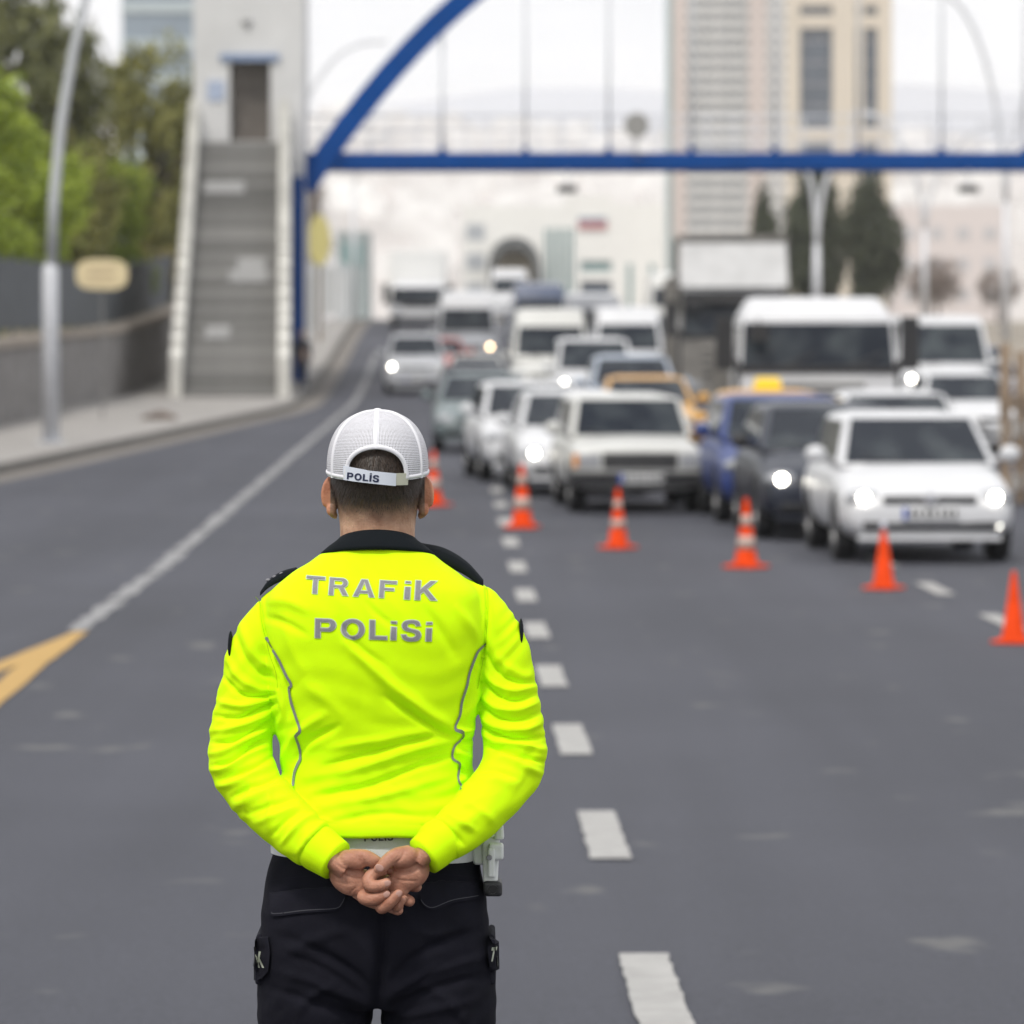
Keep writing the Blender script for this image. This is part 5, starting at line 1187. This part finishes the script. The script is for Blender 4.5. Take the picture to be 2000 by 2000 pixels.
write('POL', (517, 1607.5), (531, 1606), 13, 'letter', M_blkink, BB, b2, .0008, gap=.14)
M_hol = pbr('holster_white', (.66, .68, .66), .45, var=.06, scale=30)
hx0 = fx(930)
hol = mesh('holster', [frustum((hx0 - .014, hx0 + .010, -.07, -.015), (hx0 - .016, hx0 + .014, -.06, .0), fz(1672), fz(1585)), frustum((hx0 - .030, hx0 - .012, -.055, -.01), (hx0 - .035, hx0 - .012, -.05, .0), fz(1640), fz(1590)),
                       box(hx0 - .005, hx0 + .020, -.078, -.056, fz(1628), fz(1596))], M_hol, belt, bevel=.005, bseg=3)
mesh('holster_rail', [box(hx0 - .006, hx0 + .006, -.082, -.07, fz(1660), fz(1605))], M_hol, hol, bevel=.003)
mesh('thumb_guard', [frustum((hx0 + .004, hx0 + .021, -.068, -.03), (hx0 + .006, hx0 + .019, -.06, -.03), fz(1590), fz(1562))], M_hol, hol, bevel=.004)
mesh('screw', [lathe([(.005, 0), (.004, -.003)], 10, 'y', (hx0 - .004, -.0825, fz(1622)))], M_rim, hol)
bt_ = mesh('muzzle_cap', [frustum((hx0 - .013, hx0 + .018, -.080, -.02), (hx0 - .014, hx0 + .017, -.08, -.015), fz(1697), fz(1668))], M_trim, hol, bevel=.006, bseg=3)
mesh('muzzle', [lathe([(.009, 0), (.009, -.004), (.006, -.004), (.006, -.001)], 16, 'y', (hx0 + .002, -.0805, fz(1684)))], pbr('gun_black', (.02, .02, .02), .3, .3), bt_)

# ---- BODY: head, neck, ears, hands -----------------------------------------------------
def skinmat():
    m = bpy.data.materials.new('skin'); m.use_nodes = True; t = m.node_tree; b = t.nodes['Principled BSDF']
    g = nn(t, 'ShaderNodeTexCoord'); sp = nn(t, 'ShaderNodeSeparateXYZ'); t.links.new(g.outputs['Object'], sp.inputs[0])
    n = nn(t, 'ShaderNodeTexNoise'); n.inputs['Scale'].default_value = 42; n.inputs['Detail'].default_value = 5; t.links.new(g.outputs['Object'], n.inputs[0])
    r = nn(t, 'ShaderNodeValToRGB'); r.color_ramp.elements[0].position = .3; r.color_ramp.elements[0].color = (.37, .195, .12, 1); r.color_ramp.elements[1].position = .72; r.color_ramp.elements[1].color = (.60, .375, .25, 1)
    t.links.new(n.outputs[0], r.inputs[0])
    pm_ = nn(t, 'ShaderNodeMapRange'); pm_.inputs['From Min'].default_value = 1.12; pm_.inputs['From Max'].default_value = 1.08; t.links.new(sp.outputs[2], pm_.inputs[0])
    pk = nn(t, 'ShaderNodeMixRGB', blend_type='MULTIPLY'); pk.inputs[2].default_value = (.86, .70, .70, 1); t.links.new(pm_.outputs[0], pk.inputs[0]); t.links.new(r.outputs[0], pk.inputs[1]); r = pk   # palms and fingers are pinker
    # cropped hair: colour of the scalp fades in above the hairline, on the back and sides
    hn = nn(t, 'ShaderNodeTexNoise'); hn.inputs['Scale'].default_value = 1; hn.inputs['Detail'].default_value = 5
    hm_ = nn(t, 'ShaderNodeMapping'); hm_.inputs['Scale'].default_value = (420, 420, 60); t.links.new(g.outputs['Object'], hm_.inputs[0]); t.links.new(hm_.outputs[0], hn.inputs[0])
    big = nn(t, 'ShaderNodeTexNoise'); big.inputs['Scale'].default_value = 60; t.links.new(g.outputs['Object'], big.inputs[0])
    # height + noise
    z1 = nn(t, 'ShaderNodeMath', operation='MULTIPLY_ADD'); z1.inputs[1].default_value = .022; t.links.new(big.outputs[0], z1.inputs[0]); t.links.new(sp.outputs[2], z1.inputs[2])
    z2 = nn(t, 'ShaderNodeMath', operation='MULTIPLY_ADD'); z2.inputs[1].default_value = .02; t.links.new(hn.outputs[0], z2.inputs[0]); t.links.new(z1.outputs[0], z2.inputs[2])
    ax = nn(t, 'ShaderNodeMath', operation='ABSOLUTE'); t.links.new(sp.outputs[0], ax.inputs[0])
    z3 = nn(t, 'ShaderNodeMath', operation='MULTIPLY_ADD'); z3.inputs[1].default_value = -.10; t.links.new(ax.outputs[0], z3.inputs[0]); t.links.new(z2.outputs[0], z3.inputs[2])
    mr = nn(t, 'ShaderNodeMapRange'); mr.inputs['From Min'].default_value = 1.575; mr.inputs['From Max'].default_value = 1.628; t.links.new(z3.outputs[0], mr.inputs[0])
    # only behind the face and off the ears
    fy = nn(t, 'ShaderNodeMapRange'); fy.inputs['From Min'].default_value = .05; fy.inputs['From Max'].default_value = .03; t.links.new(sp.outputs[1], fy.inputs[0])
    ex = nn(t, 'ShaderNodeMapRange'); ex.inputs['From Min'].default_value = .0795; ex.inputs['From Max'].default_value = .0775; t.links.new(ax.outputs[0], ex.inputs[0])
    k1 = nn(t, 'ShaderNodeMath', operation='MULTIPLY'); t.links.new(mr.outputs[0], k1.inputs[0]); t.links.new(fy.outputs[0], k1.inputs[1])
    k2 = nn(t, 'ShaderNodeMath', operation='MULTIPLY'); t.links.new(k1.outputs[0], k2.inputs[0]); t.links.new(ex.outputs[0], k2.inputs[1])
    hr = nn(t, 'ShaderNodeValToRGB'); hr.color_ramp.elements[0].position = .35; hr.color_ramp.elements[0].color = (.016, .011, .008, 1); hr.color_ramp.elements[1].position = .75; hr.color_ramp.elements[1].color = (.10, .065, .043, 1); t.links.new(hn.outputs[0], hr.inputs[0])
    x = nn(t, 'ShaderNodeMixRGB'); t.links.new(k2.outputs[0], x.inputs[0]); t.links.new(r.outputs[0], x.inputs[1]); t.links.new(hr.outputs[0], x.inputs[2])
    ez = nn(t, 'ShaderNodeMath', operation='GREATER_THAN'); ez.inputs[1].default_value = 1.55; t.links.new(sp.outputs[2], ez.inputs[0])
    ei = nn(t, 'ShaderNodeMath', operation='SUBTRACT'); ei.inputs[0].default_value = 1; t.links.new(ex.outputs[0], ei.inputs[1])
    ek = nn(t, 'ShaderNodeMath', operation='MULTIPLY'); t.links.new(ez.outputs[0], ek.inputs[0]); t.links.new(ei.outputs[0], ek.inputs[1])
    x2 = nn(t, 'ShaderNodeMixRGB', blend_type='MULTIPLY'); x2.inputs[2].default_value = (1.0, .74, .66, 1); t.links.new(ek.outputs[0], x2.inputs[0]); t.links.new(x.outputs[0], x2.inputs[1]); x = x2   # ears are redder
    t.links.new(x.outputs[0], b.inputs['Base Color']); b.inputs['Roughness'].default_value = .5; b.inputs['Specular IOR Level'].default_value = .35
    b.inputs['Subsurface Weight'].default_value = .12; b.inputs['Subsurface Radius'].default_value = (.012, .004, .002); b.inputs['Subsurface Scale'].default_value = .3
    n2 = nn(t, 'ShaderNodeTexNoise'); n2.inputs['Scale'].default_value = 260; n2.inputs['Detail'].default_value = 3; t.links.new(g.outputs['Object'], n2.inputs[0])
    bp = nn(t, 'ShaderNodeBump'); bp.inputs['Strength'].default_value = .6; bp.inputs['Distance'].default_value = .002; t.links.new(n2.outputs[0], bp.inputs['Height']); t.links.new(bp.outputs[0], b.inputs['Normal'])
    return m
M_skin = skinmat()
HD = [(1.44, .075, -.06, .05), (1.50, .0635, -.058, .055), (1.535, .062, -.058, .058), (1.56, .0625, -.058, .064), (1.58, .065, -.061, .09), (1.60, .0685, -.067, .108), (1.625, .0735, -.079, .112), (1.65, .0765, -.085, .108), (1.675, .0755, -.087, .106), (1.70, .069, -.080, .096), (1.72, .057, -.064, .08), (1.733, .04, -.042, .055), (1.739, .018, -.016, .028)]
hd = [tuple(q) for q in resample(HD, 3)]
skin = [loft([sring(fx(712) - a, fx(712) + a, b, c, z, 36, 2.15) for (z, a, b, c) in hd])]
skin.append(ellipsoid((0, .118, 1.625), (.013, .022, .02)))                       # nose
# torso core and arms run on inside the clothes
skin.append(loft([sring(-.13, .13, -.09, .09, 1.06, 36), sring(-.135, .135, -.1, .095, 1.25, 36), sring(-.15, .15, -.1, .09, 1.38, 36), sring(-.07, .07, -.06, .05, 1.47, 36)]))
for A_ in (ARM_L, ARM_R): skin.append(ctube([(p[0], p[1], p[2], p[3] * .72) for p in A_], 3, 14))
core = remeshed(skin, .004, 5, .5)
parts = [([tuple(v.co) for v in core.vertices], [tuple(p.vertices) for p in core.polygons])]
def ear(s):
    """auricle seen from behind: a bent plate with a rolled rim and a fleshy lobe"""
    cz = fz(941); out = []
    O = []                                        # outline in the ear plane (u outwards-back, v up)
    for k in range(25):
        a = math.pi * (-.5 + k / 24.) ; O.append((.0215 * math.cos(a) * (1 if a > -.4 else .78) , .0325 * math.sin(a)))
    base = lambda v: Vector((s * (.0700 + .04 * v), .016, cz + v))
    rim = []
    for (u, v) in O: rim.append(base(v) + Vector((s * u * .93, -u * .42, 0)))
    V, F = [], []
    for k, (u, v) in enumerate(O):
        b = base(v * .86); e = rim[k]; m_ = b * .45 + e * .55 + Vector((s * -.002, -.004, 0))
        for p in (b, m_, e): V += [p + Vector((0, -.0035, 0)), p + Vector((0, .0035, 0))]
    n = len(O)
    for k in range(n - 1):
        A, B = k * 6, k * 6 + 6
        F += [(A, A + 2, B + 2, B), (A + 2, A + 4, B + 4, B + 2), (A + 1, B + 1, B + 3, A + 3), (A + 3, B + 3, B + 5, A + 5), (A + 4, A + 5, B + 5, B + 4), (A, B, B + 1, A + 1)]
    F += [(0, 1, 3, 2), (2, 3, 5, 4), ((n - 1) * 6, (n - 1) * 6 + 2, (n - 1) * 6 + 3, (n - 1) * 6 + 1), ((n - 1) * 6 + 2, (n - 1) * 6 + 4, (n - 1) * 6 + 5, (n - 1) * 6 + 3)]
    out.append((V, F))
    out.append(tube(rim, [.0042 + .0016 * (k < 5) for k in range(n)], 10))
    out.append(ellipsoid((s * .0765, .006, cz - .022), (.009, .007, .011))); out.append(ellipsoid((s * .072, .012, cz), (.011, .011, .024)))
    return out
for s in (-1, 1):
    em = remeshed(ear(s), .0014, 5, .5)
    parts.append(([tuple(v.co) for v in em.vertices], [tuple(p.vertices) for p in em.polygons]))
# hands ------------------------------------------------------------
HY = -.178
def h3(hx, hy, r=None, dy=0.):
    px, py = H4(hx, hy); q = (fx(px), HY + dy, fz(py)); return q if r is None else q + (r * .14 / PS,)
def hchain(L, **k): return ctube([h3(a, b, r, dy) for (a, b, r, dy) in L], 5, 16, **k)
def hell(hx, hy, rx_, rz_, ry_, dy, rot=0.):
    c = h3(hx, hy, None, dy); s = .14 / PS; V, F = ellipsoid((0, 0, 0), (rx_ * s, ry_, rz_ * s), 20, 14); ca, sa = math.cos(R(rot)), math.sin(R(rot))
    return [(c[0] + x * ca + z * sa, c[1] + y, c[2] - x * sa + z * ca) for x, y, z in V], F
def creases(me, L): folds(me, [([H4(*p) for p in pts], a, w_) for pts, a, w_ in L], False)
HL = remeshed([hchain([(250, 420, 215, .008), (430, 520, 225, .004), (560, 620, 225, .004)], flat=.62), hell(600, 720, 300, 235, .016, .004, 38), hell(770, 830, 190, 170, .014, .004, 40), hell(640, 490, 215, 140, .018, -.006, 14),
               hchain([(640, 460, 125, -.004), (820, 455, 112, -.008), (980, 530, 92, -.004), (1090, 600, 80, .004), (1180, 645, 62, .004)], round_end=True)], .0019, 4, .5)
creases(HL, [([(420, 505), (520, 580), (680, 630), (800, 620), (880, 560)], -2.6, 3.2), ([(780, 370), (790, 450), (850, 530)], -1.3, 1.6), ([(700, 340), (720, 420), (770, 500)], -.9, 1.4), ([(480, 640), (600, 700), (760, 740)], -1.4, 2.2), ([(600, 950), (660, 880), (720, 840)], -1.2, 1.6), ([(420, 780), (560, 800), (700, 790)], -.8, 2)])
HRt = remeshed([hchain([(1740, 330, 210, .008), (1590, 430, 215, .004), (1500, 520, 215, .002)], flat=.62), hell(1420, 660, 280, 225, .016, .0, -35), hell(1270, 820, 190, 170, .014, .002, -40), hell(1340, 450, 215, 150, .019, -.01, -14),
               hchain([(1400, 410, 130, -.008), (1250, 415, 110, -.016), (1140, 470, 100, -.022), (1060, 540, 88, -.026), (1000, 585, 66, -.028)], round_end=True)], .0019, 4, .5)
creases(HRt, [([(1560, 560), (1480, 620), (1340, 650), (1200, 640), (1140, 570)], -2.6, 3.2), ([(1340, 330), (1310, 430), (1220, 510)], -1.6, 1.8), ([(1300, 300), (1270, 400), (1200, 480)], -.8, 1.4), ([(1560, 760), (1420, 760), (1250, 740), (1180, 700)], -1.4, 2.2), ([(1380, 930), (1320, 860), (1260, 850)], -1, 1.6)])
for m_ in (HL, HRt): parts.append(([tuple(v.co) for v in m_.vertices], [tuple(p.vertices) for p in m_.polygons]))
FING = [  # left hand's fingers lie behind and come out at the lower right, pads towards us
  [(720, 700, 95, .012), (1050, 780, 85, .018), (1330, 840, 78, .02), (1500, 868, 70, .018)], [(740, 800, 95, .012), (1040, 910, 86, .016), (1280, 1000, 82, .014), (1405, 1050, 76, .010)],
  [(720, 880, 95, .012), (950, 1030, 84, .014), (1140, 1120, 80, .010), (1250, 1165, 74, .004)], [(700, 930, 86, .010), (860, 1060, 74, .014), (1080, 1120, 66, .014), (1270, 1120, 58, .012)],
  # right hand's fingers fold back over the left palm, nails towards us
  [(1080, 610, 88, -.002), (950, 650, 86, -.006), (868, 745, 92, -.013), (905, 815, 88, -.021), (1010, 815, 82, -.026), (1100, 775, 70, -.027)], [(1180, 780, 90, .004), (950, 900, 88, -.002), (800, 965, 90, -.009), (850, 1000, 90, -.017), (980, 985, 84, -.023), (1090, 930, 68, -.024)],
  [(1290, 860, 86, .002), (1150, 1010, 84, -.004), (1040, 1100, 84, -.012), (1060, 1110, 82, -.019), (1160, 1030, 78, -.026), (1265, 920, 64, -.028)], [(1340, 960, 74, .004), (1270, 1060, 70, .002), (1230, 1120, 66, -.004), (1260, 1100, 60, -.011), (1310, 1010, 52, -.013)]]
for L_ in FING: parts.append(hchain(L_, round_end=True))
body = mesh('body', parts, M_skin, pers, True)
M_nail = pbr('fingernail', (.43, .245, .195), .35, var=.05)
def nail(hx, hy, dy, rot, w_=46, l_=62): mesh('fingernail', [hell(hx, hy, l_ * .85, w_ * .85, .0012, dy + .0009, rot)], M_nail, body, True)
nail(1118, 772, -.0355, -20); nail(1108, 922, -.0325, -28); nail(1272, 912, -.0355, -48); nail(1015, 560, -.0375, 30, 52, 72)

# ---- HAIR: short strands over the fade ------------------------------------------------
rs = np.random.RandomState(3); V, F = [], []
bh = bvh_of(core)
for i in range(16000):
    az = rs.uniform(-math.pi * .98, -.02 * math.pi); z = rs.uniform(1.576, 1.735)
    h = bh.ray_cast(Vector((.3 * math.cos(az), .01 + .3 * math.sin(az), z)), Vector((-math.cos(az), -math.sin(az), 0)))
    if h[0] is None: continue
    p, nrm = h[0], h[1]
    if p.y > .035 or abs(p.x) > .079: continue
    dens = min(1, max(0, (z - .012 * rs.rand() - .10 * -abs(p.x) * -1 - 1.576) / .04))
    if rs.rand() > dens: continue
    ln = .0035 + .006 * dens; d = (nrm * .45 + Vector((rs.normal(0, .18), rs.normal(0, .18), -1))).normalized(); sd = d.cross(nrm).normalized() * .00035
    k = len(V); V += [p - sd, p + sd, p + d * ln + nrm * .0008]; F.append((k, k + 1, k + 2))
hm2 = leafmat('hair_strand', (.012, .008, .006), (.075, .048, .032)); hm2.node_tree.nodes['Principled BSDF'].inputs['Roughness'].default_value = .45
hair = mesh('hair', [(V, F)], hm2, body); hair['kind'] = 'stuff'

# ---- CAP --------------------------------------------------------------------------------
def capmat():
    m = bpy.data.materials.new('white_cap_mesh'); m.use_nodes = True; t = m.node_tree; b = t.nodes['Principled BSDF']
    b.inputs['Base Color'].default_value = (.68, .68, .72, 1); b.inputs['Roughness'].default_value = .7
    uv = nn(t, 'ShaderNodeUVMap'); sp = nn(t, 'ShaderNodeSeparateXYZ'); t.links.new(uv.outputs[0], sp.inputs[0])
    def sine(o, off=None):
        a = nn(t, 'ShaderNodeMath', operation='SINE'); t.links.new(o, a.inputs[0]); return a.outputs[0]
    a1 = nn(t, 'ShaderNodeMath', operation='ADD'); t.links.new(sp.outputs[0], a1.inputs[0]); t.links.new(sp.outputs[1], a1.inputs[1])
    a2 = nn(t, 'ShaderNodeMath', operation='SUBTRACT'); t.links.new(sp.outputs[0], a2.inputs[0]); t.links.new(sp.outputs[1], a2.inputs[1])
    pr = nn(t, 'ShaderNodeMath', operation='MULTIPLY'); t.links.new(sine(a1.outputs[0]), pr.inputs[0]); t.links.new(sine(a2.outputs[0]), pr.inputs[1])
    gt = nn(t, 'ShaderNodeMath', operation='GREATER_THAN'); gt.inputs[1].default_value = .32; t.links.new(pr.outputs[0], gt.inputs[0])
    tr = nn(t, 'ShaderNodeBsdfTransparent'); x = nn(t, 'ShaderNodeMixShader'); t.links.new(gt.outputs[0], x.inputs[0]); t.links.new(b.outputs[0], x.inputs[1]); t.links.new(tr.outputs[0], x.inputs[2])
    t.links.new(x.outputs[0], t.nodes['Material Output'].inputs[0]); return m
M_cap = capmat(); M_capw = pbr('white_cap_cloth', (.72, .72, .75), .75, var=.03, bump=.2, bscale=500)
CZ, CRX, CRY, CRZ, CCY = 1.657, .0835, .110, .0965, .012
def cap_pt(az, el, k=1.):
    # az 0 = straight back, panels bulge a little between the seams
    bulge = 1 + .012 * abs(math.sin(3 * az)) * math.cos(el) ** .5
    c = math.cos(el) ** .83
    x = CRX * c * math.sin(az) * bulge; y = CCY - CRY * c * math.cos(az) * bulge; z = CZ + CRZ * math.sin(el) ** .85 if el > 0 else CZ + CRZ * el * 1.0
    sc = k; return Vector((x * sc, CCY + (y - CCY) * sc, CZ + (z - CZ) * sc))
HALF = R(37)
def low_el(az):
    a = abs((az + math.pi) % (2 * math.pi) - math.pi)
    base = -.10 - .09 * math.cos(a)          # lower edge, a touch lower at the back
    if a < HALF: return -.17 + .49 * math.sqrt(max(0, 1 - (a / HALF) ** 2)) ** .9
    return base
NA_, NE_ = 240, 26
azs = sorted(set([2 * math.pi * i / NA_ - math.pi for i in range(NA_)] + [s * HALF * (1 - .5 ** k) for s in (-1, 1) for k in range(3, 9)] + [HALF * 1.0001, -HALF * 1.0001]))
V, F, UV = [], [], []
for a in azs:
    e0 = low_el(a)
    for j in range(NE_ + 1):
        e = e0 + (math.pi / 2 - .02 - e0) * j / NE_; p = cap_pt(a, e); V.append(p)
        UV.append((a * .098 * math.pi / .0026 * math.cos(max(0, e)) ** .0 * .8, e * .095 * math.pi / .0026))
n_ = len(azs)
for i in range(n_):
    for j in range(NE_): F.append((i * (NE_ + 1) + j, ((i + 1) % n_) * (NE_ + 1) + j, ((i + 1) % n_) * (NE_ + 1) + j + 1, i * (NE_ + 1) + j + 1))
cap = mesh('cap', [(V, F)], M_cap, pers, True)
uvl = cap.data.uv_layers.new(name='UVMap')
for lp in cap.data.loops: uvl.data[lp.index].uv = UV[lp.vertex_index]
def seam(path, w_, th=1.006):
    """flat stitched tape lying on the cap"""
    V, F = [], []
    for i, (a, e) in enumerate(path):
        a0, e0 = path[max(0, i - 1)]; a1, e1 = path[min(len(path) - 1, i + 1)]
        p = cap_pt(a, e, th); d = (cap_pt(a1, e1, th) - cap_pt(a0, e0, th)).normalized(); nrm = (p - Vector((0, CCY, CZ))).normalized(); sd = d.cross(nrm).normalized() * w_ / 2
        V += [p - sd - nrm * .0012, p - sd * .7 + nrm * .0008, p + nrm * .0013, p + sd * .7 + nrm * .0008, p + sd - nrm * .0012]
    for i in range(len(path) - 1):
        for k in range(4): F.append((i * 5 + k, i * 5 + 5 + k, i * 5 + 6 + k, i * 5 + 1 + k))
    return V, F
for az in [0, R(62), R(-62), R(121), R(-121), R(180)]:
    e0 = low_el(az); mesh('seam_tape', [seam([(az, e0 + (1.53 - e0) * i / 20) for i in range(21)],   .007 if az else .0085)], M_capw, cap, True)
arcp = [(-HALF * math.cos(math.pi * i / 40), low_el(-HALF * math.cos(math.pi * i / 40)) + .03) for i in range(41)]
mesh('opening_binding', [seam(arcp, .008)], M_capw, cap, True)
for s in (-1, 1):
    pth = [(s * (HALF + (math.pi - HALF) * i / 40), low_el(s * (HALF * 1.001 + (math.pi - HALF) * i / 40)) + .05) for i in range(41)]
    mesh('edge_band', [seam(pth, .0065)], M_capw, cap, True)
mesh('button', [ellipsoid((0, CCY, CZ + CRZ + .001), (.007, .007, .003))], M_capw, cap, True)
V, F = [], []      # visor, away from the camera
for i in range(17):
    a = R(-62 + 124 * i / 16)
    for q, dz in ((1.0, 0), (1.35, -.006), (1.62, -.016)):
        V.append((CRX * q ** .4 * math.sin(a), CCY + CRY * math.cos(a) * .96 + (q - 1) * .11 * math.cos(a) ** .6, CZ - .006 + dz - .02 * abs(math.sin(a)) ** 2))
for i in range(16):
    for j in range(2): F.append((i * 3 + j, i * 3 + 3 + j, i * 3 + 4 + j, i * 3 + 1 + j))
vs_ = mesh('visor', [(V, F)], M_capw, cap, True); vs_.modifiers.new('s', 'SOLIDIFY').thickness = .003
def strapband(a0, a1, e0, e1, tilt, k, mat, name):
    V, F = [], []; n = 18
    for i in range(n + 1):
        u = i / n; a = a0 + (a1 - a0) * u
        for (e, kk) in ((e0, k - .03), (e0, k), (e1, k), (e1, k - .03)): V.append(cap_pt(a, e + tilt * (u - .5), kk))
    for i in range(n):
        for j in range(4): F.append((i * 4 + j, i * 4 + (j + 1) % 4, i * 4 + 4 + (j + 1) % 4, i * 4 + 4 + j))
    F += [(3, 2, 1, 0), tuple(n * 4 + j for j in range(4))]
    return mesh(name, [(V, F)], mat, cap)
sb = strapband(-HALF * 1.06, HALF * .62, -.21, .0, -.10, 1.022, pbr('strap_white', (.66, .70, .78), .6, var=.03), 'strap')
strapband(HALF * .55, HALF * 1.05, -.25, -.05, -.0, 1.012, pbr('strap_beige', (.52, .52, .42), .6, var=.05), 'strap')
write('POL\u0130S', (657, 904.5), (718, 910), 13, 'letter', M_ink, bvh_of(sb.data), sb, .0007, gap=.16)
# ---- boots (below the frame)
for s, x in ((-1, fx(573)), (1, fx(847))):
    mesh('boot', [loft([sring(x - .05, x + .05, -.10, .19, 0, 24, 2.6), sring(x - .05, x + .05, -.10, .19, .03, 24, 2.6), sring(x - .046, x + .046, -.095, .16, .07, 24, 2.4), sring(x - .042, x + .042, -.07, .05, .11, 24), sring(x - .04, x + .04, -.065, .04, .2, 24)])], pbr('boot_black', (.012, .012, .012), .4), pers, True)
# ------------------------------------------------------------------ air
hm = bpy.data.materials.new('haze'); hm.use_nodes = True; t = hm.node_tree; t.nodes.clear()
pv = nn(t, 'ShaderNodeVolumePrincipled'); pv.inputs['Color'].default_value = (.99, .99, 1, 1); pv.inputs['Density'].default_value = .00018; pv.inputs['Anisotropy'].default_value = .2
ou = nn(t, 'ShaderNodeOutputMaterial'); t.links.new(pv.outputs[0], ou.inputs['Volume'])
HZ = mesh('haze', [box(-6100, 6100, -60, 9100, -1.3, 330)], hm, kind='stuff')
